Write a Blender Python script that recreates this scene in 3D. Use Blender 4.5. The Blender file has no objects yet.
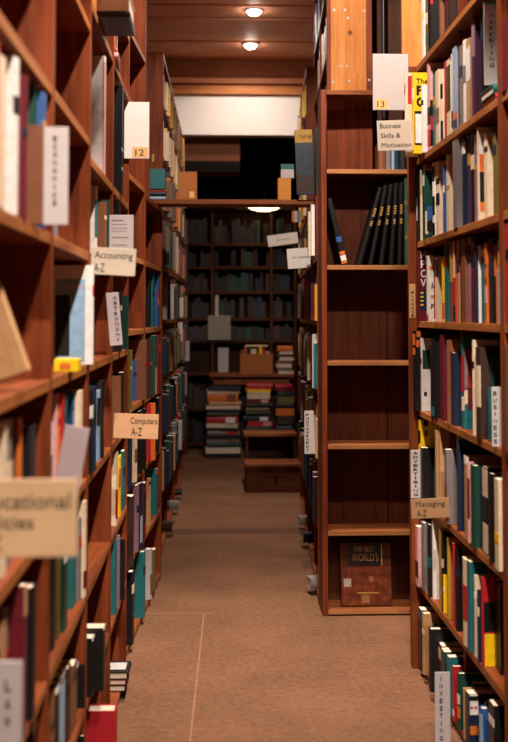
import bpy, bmesh, math, random
from mathutils import Vector, Matrix

random.seed(7)
SC = bpy.context.scene
COL = SC.collection
R = math.radians

# ------------------------------------------------------------------ camera
FPX = 1100.0                       # focal length in pixels of the 508x742 frame
CAMH = 1.25
PITCH = R(3.0)
YAW = math.atan(40.0 / FPX)
CX, CY = 254.0, 314.0 - FPX * math.tan(PITCH)

cam_d = bpy.data.cameras.new('camera')
cam = bpy.data.objects.new('camera', cam_d)
COL.objects.link(cam)
cam.location = (0, 0, CAMH)
cam.rotation_euler = (R(90) + PITCH, 0, -YAW)
cam_d.sensor_fit = 'VERTICAL'
cam_d.sensor_height = 36.0
cam_d.lens = 36.0 * FPX / 742.0
cam_d.shift_y = (CY - 371.0) / 742.0
cam_d.clip_start = 0.05
cam_d.dof.use_dof = True
cam_d.dof.focus_distance = 4.2
cam_d.dof.aperture_fstop = cam_d.lens / 15.0
SC.camera = cam
CAMROT = cam.rotation_euler.to_matrix()


def ray(u, v):
    d = CAMROT @ Vector(((u - CX) / FPX, -(v - CY) / FPX, -1.0))
    return d


def at(u, v, Y):
    """the point of the frontal plane Y that is seen at this place of the photograph"""
    d = ray(u, v)
    k = Y / d.y
    return Vector((d.x * k, Y, CAMH + d.z * k))


# ------------------------------------------------------------------ colours and materials
def lin(c):
    c = c / 255.0
    return c / 12.92 if c <= 0.04045 else ((c + 0.055) / 1.055) ** 2.4


def hexcol(h):
    return tuple(lin(int(h[i:i + 2], 16)) for i in (0, 2, 4)) + (1.0,)


PAL = {
    'wh': ('E2DCD6', 'white'), 'cr': ('DCC5A6', 'cream'), 'tn': ('B48A60', 'tan'),
    'br': ('7A4A30', 'brown'), 'db': ('38241C', 'dark brown'), 'or': ('CE6A26', 'orange'),
    'ye': ('EFC211', 'yellow'), 'gd': ('B5882E', 'mustard'), 'rd': ('AE2029', 'red'),
    'ma': ('641722', 'maroon'), 'pk': ('D09A97', 'pink'), 'pu': ('4A2A44', 'purple'),
    'nv': ('16243C', 'navy'), 'bl': ('2E5590', 'blue'), 'lb': ('8AA9C4', 'light blue'),
    'te': ('1C6468', 'teal'), 'gn': ('173F34', 'dark green'), 'ol': ('6A5A2C', 'olive'),
    'gy': ('77706E', 'grey'), 'lg': ('B4ADAB', 'light grey'), 'bk': ('131214', 'black'),
    'mv': ('8A6472', 'mauve'),
}


def new_mat(name, rough=0.6, spec=0.4):
    m = bpy.data.materials.new(name)
    m.use_nodes = True
    nt = m.node_tree
    b = nt.nodes['Principled BSDF']
    b.inputs['Roughness'].default_value = rough
    b.inputs['Specular IOR Level'].default_value = spec
    return m, nt, b


MATS = {}


def plain(name, col, rough=0.6, spec=0.4, var=0.10, scale=30.0, bump=0.0):
    if name in MATS:
        return MATS[name]
    m, nt, b = new_mat(name, rough, spec)
    tc = nt.nodes.new('ShaderNodeTexCoord')
    n = nt.nodes.new('ShaderNodeTexNoise')
    n.inputs['Scale'].default_value = scale
    n.inputs['Detail'].default_value = 4
    nt.links.new(tc.outputs['Object'], n.inputs['Vector'])
    r = nt.nodes.new('ShaderNodeValToRGB')
    c = col if not isinstance(col, str) else hexcol(col)
    r.color_ramp.elements[0].position = 0.3
    r.color_ramp.elements[1].position = 0.7
    r.color_ramp.elements[0].color = tuple(x * (1 - var) for x in c[:3]) + (1,)
    r.color_ramp.elements[1].color = tuple(min(1, x * (1 + var)) for x in c[:3]) + (1,)
    nt.links.new(n.outputs['Fac'], r.inputs['Fac'])
    nt.links.new(r.outputs['Color'], b.inputs['Base Color'])
    if bump:
        bp = nt.nodes.new('ShaderNodeBump')
        bp.inputs['Strength'].default_value = bump
        bp.inputs['Distance'].default_value = 0.002
        nt.links.new(n.outputs['Fac'], bp.inputs['Height'])
        nt.links.new(bp.outputs['Normal'], b.inputs['Normal'])
    MATS[name] = m
    return m


def bookmat(k):
    return plain('book_cloth_' + PAL[k][1].replace(' ', '_'), PAL[k][0], 0.45, 0.4, 0.12, 60)


def wood(name, c0, c1, axis='z', rough=0.5, knots=False):
    if name in MATS:
        return MATS[name]
    m, nt, b = new_mat(name, max(rough, .58), 0.16)
    L = nt.links.new
    tc = nt.nodes.new('ShaderNodeTexCoord')
    mp = nt.nodes.new('ShaderNodeMapping')
    sc = {'z': (26, 26, 1.6), 'y': (26, 1.6, 26), 'x': (1.6, 26, 26)}[axis]
    mp.inputs['Scale'].default_value = sc
    L(tc.outputs['Object'], mp.inputs['Vector'])
    n = nt.nodes.new('ShaderNodeTexNoise')
    n.inputs['Scale'].default_value = 1.6
    n.inputs['Detail'].default_value = 7
    n.inputs['Roughness'].default_value = 0.62
    n.inputs['Distortion'].default_value = 0.5
    L(mp.outputs['Vector'], n.inputs['Vector'])
    n2 = nt.nodes.new('ShaderNodeTexNoise')
    n2.inputs['Scale'].default_value = 3.5
    n2.inputs['Detail'].default_value = 3
    L(tc.outputs['Object'], n2.inputs['Vector'])
    mx = nt.nodes.new('ShaderNodeMath')
    mx.operation = 'MULTIPLY_ADD'
    mx.inputs[1].default_value = 0.35
    L(n2.outputs['Fac'], mx.inputs[0])
    md = nt.nodes.new('ShaderNodeMath')
    md.operation = 'MULTIPLY'
    md.inputs[1].default_value = 0.65
    L(n.outputs['Fac'], md.inputs[0])
    L(md.outputs[0], mx.inputs[2])
    r = nt.nodes.new('ShaderNodeValToRGB')
    r.color_ramp.elements[0].position = 0.36
    r.color_ramp.elements[1].position = 0.64
    r.color_ramp.elements[0].color = hexcol(c0)
    r.color_ramp.elements[1].color = hexcol(c1)
    L(mx.outputs[0], r.inputs['Fac'])
    out = r.outputs['Color']
    if knots:
        vo = nt.nodes.new('ShaderNodeTexVoronoi')
        vo.inputs['Scale'].default_value = 5.5
        L(tc.outputs['Object'], vo.inputs['Vector'])
        kr = nt.nodes.new('ShaderNodeValToRGB')
        kr.color_ramp.elements[0].position = 0.03
        kr.color_ramp.elements[1].position = 0.075
        kr.color_ramp.elements[0].color = (0.25, 0.16, 0.12, 1)
        kr.color_ramp.elements[1].color = (1, 1, 1, 1)
        L(vo.outputs['Distance'], kr.inputs['Fac'])
        mm = nt.nodes.new('ShaderNodeMixRGB')
        mm.blend_type = 'MULTIPLY'
        mm.inputs['Fac'].default_value = 1
        L(out, mm.inputs['Color1'])
        L(kr.outputs['Color'], mm.inputs['Color2'])
        out = mm.outputs['Color']
    L(out, b.inputs['Base Color'])
    bp = nt.nodes.new('ShaderNodeBump')
    bp.inputs['Strength'].default_value = 0.15
    bp.inputs['Distance'].default_value = 0.002
    L(n.outputs['Fac'], bp.inputs['Height'])
    L(bp.outputs['Normal'], b.inputs['Normal'])
    MATS[name] = m
    return m


def emit(name, col, strength):
    m = bpy.data.materials.new(name)
    m.use_nodes = True
    b = m.node_tree.nodes['Principled BSDF']
    b.inputs['Base Color'].default_value = (0.8, 0.8, 0.8, 1)
    b.inputs['Emission Color'].default_value = col + (1,)
    b.inputs['Emission Strength'].default_value = strength
    return m


W_UP = wood('stained_pine_upright', '4E1E0D', '8C421F', 'z')
W_EDGE = wood('worn_shelf_edge', '7A431C', 'B5723C', 'y')
W_UEDGE = wood('worn_upright_edge', '55260F', '8A4520', 'z')
W_SH = wood('stained_pine_shelf', '5A2812', '904A24', 'y')
W_BK = wood('stained_pine_back', '3A190C', '5E2C17', 'z')
W_PINE = wood('pale_pine_upright', 'B2692E', 'DA9350', 'z', knots=True)
W_X = wood('stained_pine_crosswise', '5E2E17', '90542C', 'x')
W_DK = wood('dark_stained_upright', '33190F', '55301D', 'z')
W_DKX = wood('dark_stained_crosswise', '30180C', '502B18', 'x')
M_PAGE = plain('page_paper', 'D8C6B0', 0.85, 0.2, 0.10, 250)
M_CARD = plain('card_white', 'C0B6B4', 0.7, 0.3, 0.03, 12)
M_CARDW = plain('card_cream', 'C9BAA8', 0.7, 0.3, 0.05, 12)
M_CARDLIT = plain('card_white_lit', 'EDE4DE', 0.7, 0.3, 0.03, 12)  # lighter copy of card_white: stronger light on these cards put into the colour
M_INK = plain('ink_black', '1A1614', 0.7, 0.2, 0.02)
M_STICK = plain('sticker_peach', 'E8B878', 0.6, 0.3, 0.03)
M_KRAFT = plain('kraft_cardboard', 'A8683A', 0.8, 0.2, 0.08, 40)
M_METAL = plain('screw_steel', 'B8B0A0', 0.3, 0.8, 0.05)
M_BLACK = plain('black_metal', '121212', 0.4, 0.5, 0.05)
M_FOIL = plain('clear_plastic_wrap', 'A49C9C', 0.12, 0.9, 0.35, 60)


# ------------------------------------------------------------------ mesh helpers
class MB:
    def __init__(self):
        self.v, self.f, self.m = [], [], []

    def box(self, a, b, mi=0, M=None, fm=None):
        x0, y0, z0 = a
        x1, y1, z1 = b
        if x1 < x0: x0, x1 = x1, x0
        if y1 < y0: y0, y1 = y1, y0
        if z1 < z0: z0, z1 = z1, z0
        p = [(x0, y0, z0), (x1, y0, z0), (x1, y1, z0), (x0, y1, z0),
             (x0, y0, z1), (x1, y0, z1), (x1, y1, z1), (x0, y1, z1)]
        self.poly(p, [(0, 3, 2, 1), (4, 5, 6, 7), (0, 1, 5, 4), (1, 2, 6, 5), (2, 3, 7, 6), (3, 0, 4, 7)], mi, M)
        if fm is not None:                    # one face of another finish: 2 = -y side, 5 = -x side
            self.m[len(self.m) - 6 + fm[0]] = fm[1]
        return self

    def poly(self, p, faces, mi=0, M=None):
        o = len(self.v)
        for q in p:
            q = Vector(q)
            self.v.append(tuple(M @ q) if M else tuple(q))
        for f in faces:
            self.f.append([o + i for i in f])
            self.m.append(mi)

    def prism(self, prof, z0, z1, mi=0, M=None):
        n = len(prof)
        p = [(x, y, z0) for x, y in prof] + [(x, y, z1) for x, y in prof]
        fs = [tuple(reversed(range(n))), tuple(range(n, 2 * n))]
        fs += [(i, (i + 1) % n, n + (i + 1) % n, n + i) for i in range(n)]
        self.poly(p, fs, mi, M)
        return self

    def lathe(self, prof, c, seg=24, mi=0):
        n = len(prof)
        p = []
        for k in range(seg):
            a = 2 * math.pi * k / seg
            for r, z in prof:
                p.append((c[0] + r * math.cos(a), c[1] + r * math.sin(a), c[2] + z))
        fs = []
        for k in range(seg):
            k2 = (k + 1) % seg
            for i in range(n - 1):
                fs.append((k * n + i, k2 * n + i, k2 * n + i + 1, k * n + i + 1))
        self.poly(p, fs, mi)
        return self

    def build(self, name, mats, parent=None, bevel=0.0, loc=None, smooth=False):
        me = bpy.data.meshes.new(name)
        me.from_pydata(self.v, [], self.f)
        ml = mats if isinstance(mats, (list, tuple)) else [mats]
        for m in ml:
            me.materials.append(m)
        for p, mi in zip(me.polygons, self.m):
            p.material_index = mi
            p.use_smooth = smooth
        bm = bmesh.new()
        bm.from_mesh(me)
        bmesh.ops.remove_doubles(bm, verts=bm.verts, dist=1e-6)
        bmesh.ops.recalc_face_normals(bm, faces=bm.faces)
        bm.to_mesh(me)
        bm.free()
        o = bpy.data.objects.new(name, me)
        COL.objects.link(o)
        if parent:
            o.parent = parent
        if loc is not None:
            o.location = loc
        if bevel:
            bv = o.modifiers.new('bevel', 'BEVEL')
            bv.width = bevel
            bv.segments = 2
            bv.limit_method = 'ANGLE'
        return o


def tag(o, label=None, cat=None, group=None, kind=None):
    if label: o['label'] = label
    if cat: o['category'] = cat
    if group: o['group'] = group
    if kind: o['kind'] = kind
    return o


def empty(name, loc, label, cat, group=None, rz=0.0):
    o = bpy.data.objects.new(name, None)
    o.empty_display_size = 0.05
    COL.objects.link(o)
    o.location = loc
    o.rotation_euler = (0, 0, rz)
    return tag(o, label, cat, group)


def text_mesh(name, body, x0, x1, z0, z1, mat, parent, plane='front', y=0.0, bold=0.004, keep=False):
    """lettering fitted into a rectangle, facing -y; coordinates are the parent's"""
    cu = bpy.data.curves.new(name, 'FONT')
    cu.body = body
    cu.size = 1.0
    cu.offset = 0.0 if 'M' in body or 'N' in body else bold
    cu.resolution_u = 3
    to = bpy.data.objects.new(name, cu)
    COL.objects.link(to)
    dg = bpy.context.evaluated_depsgraph_get()
    me = bpy.data.meshes.new_from_object(to.evaluated_get(dg))
    bpy.data.objects.remove(to)
    bpy.data.curves.remove(cu)
    xs = [v.co.x for v in me.vertices]
    ys = [v.co.y for v in me.vertices]
    ax, bx, ay, by = min(xs), max(xs), min(ys), max(ys)
    sx = (x1 - x0) / max(bx - ax, 1e-6)
    sz = (z1 - z0) / max(by - ay, 1e-6)
    if keep:
        sx = sz = min(sx, sz)
    for v in me.vertices:
        v.co = Vector((x0 + (v.co.x - ax) * sx, y, z0 + (v.co.y - ay) * sz))
    me.materials.clear()
    me.materials.append(mat)
    me.name = name
    o = bpy.data.objects.new(name, me)
    COL.objects.link(o)
    o.parent = parent
    return o


def vertical_letters(body, x0, x1, z0, z1, mat, parent, y, bold=0.03):
    n = len(body)
    h = (z1 - z0) / n
    for i, ch in enumerate(body):
        a = z1 - (i + 1) * h + h * 0.17
        w = x1 - x0
        if ch == 'I':
            text_mesh('letter', ch, x0 + w * .36, x1 - w * .36, a, a + h * 0.66, mat, parent, y=y, bold=bold)
        else:
            text_mesh('letter', ch, x0, x1, a, a + h * 0.66, mat, parent, y=y, bold=bold)


# ------------------------------------------------------------------ rows of bookcases
class Row:
    """a line of shelving: o = a point of its front, t = along it away from the camera, inward = +1 to the right"""
    def __init__(self, o, t, inward):
        self.o = Vector((o[0], o[1], 0))
        self.t = Vector((t[0], t[1], 0)).normalized()
        self.sg = inward
        self.m = Vector((self.t.y, -self.t.x, 0)) * inward
        self.ang = math.atan2(self.m.y, self.m.x)

    def P(self, s, d, z):
        return self.o + self.t * s + self.m * d + Vector((0, 0, z))

    def d_at(self, u, v, s):
        r = ray(u, v)
        q = self.o + self.t * s
        # k * r = q + m * d  in plan
        det = r.x * (-self.m.y) - r.y * (-self.m.x)
        return (r.x * q.y - r.y * q.x) / det if abs(det) > 1e-9 else 0.0

    def hit(self, u, v, d):
        r = ray(u, v)
        q = self.o + self.m * d
        c = Vector((0, 0, CAMH))
        k = (q - c).dot(self.m) / r.dot(self.m)
        p = c + r * k
        return (p - q).dot(self.t), p.z


def bookcase(row, s0, s1, zs, top, depth, label, group=None, up=None, sh=None, bk=None, th=0.02, st=0.022,
             z0=0.0, setback=0.0, cap=True, name='bookcase', divs=(), dset=.0):
    """one bay: two side panels, a back, its shelves"""
    up = up or W_UP; sh = sh or W_SH; bk = bk or W_BK
    sm = (s0 + s1) / 2
    root = empty(name, row.P(sm, 0, z0), label, 'bookcase', group, row.ang)
    h = (s1 - s0) / 2
    sb = setback
    for sgn in (-1, 1):
        y0, y1 = sgn * (h - 0.0005), sgn * (h - th)
        MB().box((sb, y0, 0), (sb + depth, y1, top - z0), 0, None, (5, 1)).build('side_panel', [up, W_UEDGE], root, 0.002)
    w = h - th
    for dv in divs:
        yy = row.sg * (dv - sm)
        zz = [0.0] + [z - z0 for z in zs] + [top - z0]
        mb = MB()
        for i in range(len(zz) - 1):
            if zz[i + 1] - st - zz[i] > .05:
                mb.box((sb + dset, yy - th / 2, zz[i]), (sb + depth - .009, yy + th / 2, zz[i + 1] - st))
        mb.build('divider', up, root, 0.002)
    MB().box((sb + depth - 0.008, -w, 0.0), (sb + depth - 0.001, w, top - z0)).build('back_panel', bk, root)
    for z in zs:
        MB().box((sb + 0.001, -w, z - st - z0), (sb + depth - 0.009, w, z - z0), 0, None, (5, 1)).build('shelf', [sh, W_EDGE], root, 0.0015)
    if zs and zs[0] - st - z0 > 0.006:
        MB().box((sb + 0.012, -w, 0.0), (sb + 0.03, w, zs[0] - st - z0)).build('plinth', up, root)
    if cap:
        MB().box((sb + 0.001, -w, top - st - z0), (sb + depth - 0.009, w, top - z0)).build('top_board', sh, root, 0.0015)
    return root


# ------------------------------------------------------------------ books
STUFF = MB()
STUFF_KEYS = list(PAL.keys())
NBOOK = [0]


def book_case_mb(th, h, d, hard=True, M=None, mb=None, mi=0):
    """covers and spine; local x goes in from the spine, y is the thickness, z up"""
    mb = mb or MB()
    bt = min(0.0025 if hard else 0.0008, th * 0.2)
    n = 5
    bulge = min(0.004, th * 0.22) if hard else 0.0003
    # outline of the U shaped case
    outer, inner = [], []
    for i in range(n + 1):
        a = i / n
        y = th * a
        x = bulge * (1 - math.sin(math.pi * a))
        outer.append((x, y))
        inner.append((x + bt, bt + (th - 2 * bt) * a))
    prof = [(d, 0)] + outer + [(d, th), (d, th - bt)] + list(reversed(inner)) + [(d, bt)]
    mb.prism(prof, 0, h, mi, M)
    return mb, bt, bulge


def add_stuff_book(row, s_far, th, d0, z, h, dep, key, pages=True):
    M = Matrix.Translation(row.P(s_far if row.sg < 0 else s_far - th, d0, z + .0006)) @ Matrix.Rotation(row.ang, 4, 'Z')
    mi = STUFF_KEYS.index(key)
    STUFF.box((0, 0, 0), (dep, th, h), mi, M)
    STUFF.box((0.003, th * .12, h - 0.003), (dep + 0.001, th * .88, h + 0.0003), len(STUFF_KEYS), M)


def make_book(th, h, d, key, label, group, hard=True, bands=(), pages=True, loc=(0, 0, 0), rot=(0, 0, 0)):
    mb, bt, bulge = book_case_mb(th, h, d, hard)
    o = mb.build('book', bookmat(key))
    tag(o, label, 'book', group)
    o.location = loc
    o.rotation_euler = rot
    if pages:
        q = 0.003 if hard else 0.0006
        p = MB().box((bt + bulge + 0.0008, bt + .0003, q), (d - q, th - bt - .0003, h - q)).build('page_block', M_PAGE, o)
    for (k2, f0, f1) in bands:
        e = 0.0006
        pr = []
        n = 5
        outer = [(bulge * (1 - math.sin(math.pi * i / n)) - e, th * i / n) for i in range(n + 1)]
        outer[0] = (outer[0][0], -e)
        outer[-1] = (outer[-1][0], th + e)
        w = min(d, 0.035)
        inn = [(bulge * (1 - math.sin(math.pi * i / n)) + e * .3, th * i / n) for i in range(n + 1)]
        prof = [(bulge + e * 2, -e)] + outer + [(bulge + e * 2, th + e)] + [(bulge + e * 2, th)] + list(reversed(inn)) + [(bulge + e * 2, 0)]
        b = MB().prism(prof, h * f0, h * f1).build('spine_label', bookmat(k2), o)
        b['label'] = PAL[k2][1] + ' spine label'
    NBOOK[0] += 1
    return o


ORD = ['first', 'second', 'third', 'fourth', 'fifth', 'sixth', 'seventh', 'eighth', 'ninth', 'tenth', 'eleventh',
       'twelfth', 'thirteenth', 'fourteenth', 'fifteenth', 'sixteenth', 'seventeenth', 'eighteenth', 'nineteenth', 'twentieth']
LEVEL = ['floor-level', 'second', 'third', 'fourth', 'fifth', 'sixth', 'seventh', 'eighth', 'ninth']


def size_word(th, h):
    if th < 0.013: return 'thin'
    if h > 0.245: return 'tall'
    if th > 0.042: return 'thick'
    if h < 0.165: return 'small'
    return 'upright'


def fill_shelf(row, bays, z, gap, strips, lvl, case, depth, rec=(0.012, 0.03), fill=True, fk=None, fr=(0.03, 0.055),
               th_max=0.05, group=None, vz=None, fill_from=None):
    """strips run from the far end to the near end: (u, v_top, colour, bands); hidden filler between goes to the bulk"""
    info = []
    hs = []
    for st in strips:
        u, vt, key = st[0], st[1], st[2]
        bands = st[3] if len(st) > 3 and st[3] else ()
        opt = st[4] if len(st) > 4 else {}
        dd = opt.get('d', random.uniform(*rec))
        vmid = vt + 40 if vt is not None else 314 - (z + .1 - CAMH) * 290
        s, _ = row.hit(u, vmid, dd)
        if vt is not None:
            _, zt = row.hit(u, vt, dd)
            h = zt - z
        else:
            h = random.uniform(0.6, 0.9) * gap
        h = max(0.09, min(h, gap - 0.012))
        hs.append([s, dd, h, key, bands, opt])
    u_ = [st[0] for st in strips]
    cnt = 0
    for i, (s, dd, h, key, bands, opt) in enumerate(hs):
        # bay that holds it
        s_want = s
        if s > bays[0][1] and (opt.get('clamp') or s < bays[0][1] + .2):
            s = bays[0][1] - .001
        bay = None
        for (a, b) in bays:
            if a - 0.03 <= s <= b + 0.03:
                bay = (a, b)
        if bay is None:
            info.append(None)
            continue
        s = min(s, bay[1] - 0.0005)
        if i and info[-1] is not None:
            s = min(s, info[-1]['near'] - 0.0012)
        if abs(s - s_want) > .003:                 # pushed along: keep its place in the picture of the row
            d2 = row.d_at(u_[i], 314, s)
            if -.085 < d2 < .06:
                dd = d2
        nxt = hs[i + 1][0] if i + 1 < len(hs) else bay[0]
        lim = max(nxt, bay[0])
        room = s - lim - 0.0015
        if opt.get('th'):
            th = min(opt['th'], s - bay[0] - 0.001)
        else:
            th = min(th_max, max(room, 0.008))
            th = min(th, opt.get('max', 0.05))
        if s - th < bay[0] + 0.0005:
            th = s - bay[0] - 0.001
        if th < 0.004:
            info.append(None)
            continue
        dep = opt.get('dep', min(depth - dd - 0.014, random.uniform(0.13, 0.175)))
        cnt += 1
        hard = opt.get('hard', random.random() < .6)
        lab = opt.get('label') or '%s %s book, %s from far end, %s shelf, %s' % (
            size_word(th, h), PAL[key][1], ORD[min(cnt - 1, 19)], LEVEL[lvl], case)
        loc = row.P(s if row.sg < 0 else s - th, dd, z + 0.0004)
        if not bands and random.random() < .55 and th > .009:
            k2 = random.choice(['cr', 'wh', 'gd', 'bk', 'rd', 'nv'])
            f = random.uniform(.55, .75)
            bands = ((k2, f, f + random.uniform(.05, .16)),) if k2 != key else ()
        o = make_book(th, h, dep, key, lab, group, hard, bands, True, loc, (0, 0, row.ang))
        info.append({'o': o, 'near': s - th, 'far': s, 'd': dd, 'h': h, 'z': z, 'th': th, 'dep': dep})
        # hidden filler to the next one
        if fill and not opt.get('nofill'):
            e = s - th - 0.001
            while e - lim > 0.02:
                t2 = min(random.uniform(0.014, 0.035), e - lim - 0.002)
                if t2 < 0.008:
                    break
                d2 = dd + random.uniform(*fr)
                hh = h - random.uniform(0.0, 0.03)
                if hh < 0.1: hh = 0.1
                add_stuff_book(row, e, t2, d2, z, min(hh, gap - .02), min(0.14, depth - d2 - .014),
                               random.choice(fk or ['bk', 'db', 'nv', 'gn', 'br', 'ma', 'tn', 'gy']))
                e -= t2 + 0.001
    return info


def bulk_shelf(row, a, b, z, gap, depth, keys, rec=(0.0, 0.04), tr=(0.012, 0.045), prob=1.0):
    """a packed run of books that only shows in bulk"""
    s = b - 0.003
    while s > a + 0.015:
        t = min(random.uniform(*tr), s - a - 0.002)
        if t < 0.008: break
        if random.random() < prob:
            d = random.uniform(*rec)
            h = random.uniform(0.62, 0.93) * min(gap - .015, .27)
            add_stuff_book(row, s, t, d, z, h, min(random.uniform(.12, .17), depth - d - .014), random.choice(keys))
        s -= t + 0.001


def nearest_art(info, u0, u1, v0, v1):
    """a rectangle on the side of a book that faces the camera, in the book's own frame"""
    Y = info['ynear']
    return at(u0, v1, Y), at(u1, v0, Y)


def card(label, Y, u0, u1, v0, v1, lines=(), mat=None, tilt=0.0, th=0.003, vert=None, cat='sign', name='shelf_sign',
         group=None, zbase=None, extra=(), yaw=0.0):
    """a stiff card held square to the aisle"""
    a, b = at(u0, v1, Y), at(u1, v0, Y)
    w, h = b.x - a.x, b.z - a.z
    z = a.z
    if zbase is not None:
        h += z - zbase
        z = zbase
    root = empty(name, (a.x, Y, z), label, cat, group, yaw)
    root.rotation_euler = (0, tilt, yaw)
    cd = MB().box((0, 0, 0), (w, th, h)).build('card', mat or M_CARDW, root, 0.001)
    for (txt, fx0, fx1, fz0, fz1) in lines:
        text_mesh('lettering', txt, w * fx0, w * fx1, h * fz0, h * fz1, M_INK, cd, y=-0.0006)
    if vert:
        txt, fx0, fx1, fz0, fz1 = vert
        vertical_letters(txt, w * fx0, w * fx1, h * fz0, h * fz1, M_INK, cd, -0.0006)
    for (nm, fx0, fx1, fz0, fz1, m) in extra:
        MB().box((w * fx0, -0.0005, h * fz0), (w * fx1, 0.0, h * fz1)).build(nm, m, cd)
    return root, w, h


# ------------------------------------------------------------------ the setting
CEIL = 3.45
YB = 9.45          # header over the passage to the back room
YE = 12.6


def structure(o, label=None):
    o['kind'] = 'structure'
    if label: o['label'] = label
    return o


def carpet():
    m, nt, b = new_mat('worn_tan_carpet', 0.95, 0.1)
    L = nt.links.new
    tc = nt.nodes.new('ShaderNodeTexCoord')
    n1 = nt.nodes.new('ShaderNodeTexNoise'); n1.inputs['Scale'].default_value = 260; n1.inputs['Detail'].default_value = 3
    n2 = nt.nodes.new('ShaderNodeTexNoise'); n2.inputs['Scale'].default_value = 3.2; n2.inputs['Detail'].default_value = 6
    n3 = nt.nodes.new('ShaderNodeTexNoise'); n3.inputs['Scale'].default_value = 45; n3.inputs['Detail'].default_value = 4
    for n in (n1, n2, n3): L(tc.outputs['Object'], n.inputs['Vector'])
    r = nt.nodes.new('ShaderNodeValToRGB')
    r.color_ramp.elements[0].position = .3; r.color_ramp.elements[1].position = .72
    r.color_ramp.elements[0].color = hexcol('513A2C'); r.color_ramp.elements[1].color = hexcol('875E45')
    a = nt.nodes.new('ShaderNodeMath'); a.operation = 'MULTIPLY_ADD'; a.inputs[1].default_value = .35
    c = nt.nodes.new('ShaderNodeMath'); c.operation = 'MULTIPLY_ADD'; c.inputs[1].default_value = .3
    d = nt.nodes.new('ShaderNodeMath'); d.operation = 'MULTIPLY'; d.inputs[1].default_value = .35
    L(n3.outputs['Fac'], d.inputs[0])
    L(n1.outputs['Fac'], c.inputs[0]); L(d.outputs[0], c.inputs[2])
    L(n2.outputs['Fac'], a.inputs[0]); L(c.outputs[0], a.inputs[2])
    L(a.outputs[0], r.inputs['Fac']); L(r.outputs['Color'], b.inputs['Base Color'])
    bp = nt.nodes.new('ShaderNodeBump'); bp.inputs['Strength'].default_value = .5; bp.inputs['Distance'].default_value = .004
    L(n1.outputs['Fac'], bp.inputs['Height']); L(bp.outputs['Normal'], b.inputs['Normal'])
    return m


M_FLOOR = carpet()
M_WALL = plain('brown_wall_paint', '7A4A32', 0.8, 0.2, 0.05, 3)
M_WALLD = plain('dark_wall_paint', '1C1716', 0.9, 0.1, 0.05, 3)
M_CEIL = wood('ceiling_boards', 'E0946C', 'F8B48C', 'x', 0.6)
M_CEILD = plain('ceiling_void', '20140E', 0.9, 0.1, 0.05, 3)
M_WHITE = plain('white_header_paint', 'F2E9E2', 0.7, 0.2, 0.02, 3)
M_STRIP = plain('carpet_strip', '5A4032', 0.95, 0.1, 0.1, 40)

XL, XR, Y0 = -2.0, 2.9, -1.2
structure(MB().box((XL, Y0, -0.1), (XR, YE, 0)).build('floor', M_FLOOR), 'worn tan carpet floor')
structure(MB().box((XL - .1, Y0, 0), (XL, YE, CEIL + .2)).build('wall_left', M_WALL))
structure(MB().box((XR, Y0, 0), (XR + .1, YE, CEIL + .2)).build('wall_right', M_WALL))
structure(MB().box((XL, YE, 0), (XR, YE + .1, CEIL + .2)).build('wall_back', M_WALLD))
# carpet seams: one along the aisle, one across it
sm = MB()
a, b = Vector((0, 0, 0)), None
def floor_pt(u, v):
    r = ray(u, v); k = -CAMH / r.z
    return Vector((r.x * k, r.y * k, 0))
p, q = floor_pt(204, 614), floor_pt(190, 742)
n = (q - p).normalized().cross(Vector((0, 0, 1))) * .003
s2 = MB()
s2.poly([p - n + Vector((0, 0, .0012)), p + n + Vector((0, 0, .0012)), q + n + Vector((0, 0, .0012)), q - n + Vector((0, 0, .0012))], [(0, 1, 2, 3)])
y2_ = floor_pt(250, 613).y
s2.poly([(-.31, y2_ - .006, .0012), (.0, y2_ - .006, .0012), (.0, y2_ + .006, .0012), (-.31, y2_ + .006, .0012)], [(0, 1, 2, 3)])
structure(s2.build('trim_7', plain('carpet_seam_pale', '876148', .95, .1, .1, 40)), 'pale seams of the carpet')
y = floor_pt(250, 531).y
sm.poly([(-.3, y - .07, .0012), (.6, y - .07, .0012), (.6, y + .07, .0012), (-.3, y + .07, .0012)], [(0, 1, 2, 3)])  # strip across the aisle, darker than the carpet
structure(sm.build('trim_1', M_STRIP), 'dark strip across the carpet')

# boarded ceiling: boards across the aisle with dark open joints, each a little lower than the last
cb = MB()
cb.box((XL, Y0, CEIL + .05), (XR, YB, CEIL + .2), 1)
jy = [at(250, v, 1.0) for v in (4.5, 18, 41, 58)]
joints = []
for v in (4.5, 18, 41):
    r = ray(250, v); k = (CEIL - CAMH) / r.z
    joints.append(r.y * k)
pitch = joints[2] - joints[1]
ys = [YB] + sorted(joints, reverse=True)
while ys[-1] > Y0:
    ys.append(ys[-1] - pitch)
for i in range(len(ys) - 1):
    hi, lo = ys[i], max(ys[i + 1], Y0)
    cb.box((XL, lo + .045, CEIL), (XR, hi - .012, CEIL + .05), 0)
structure(cb.build('ceiling', [M_CEIL, M_CEILD]), 'brown board ceiling with dark joints')

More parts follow.
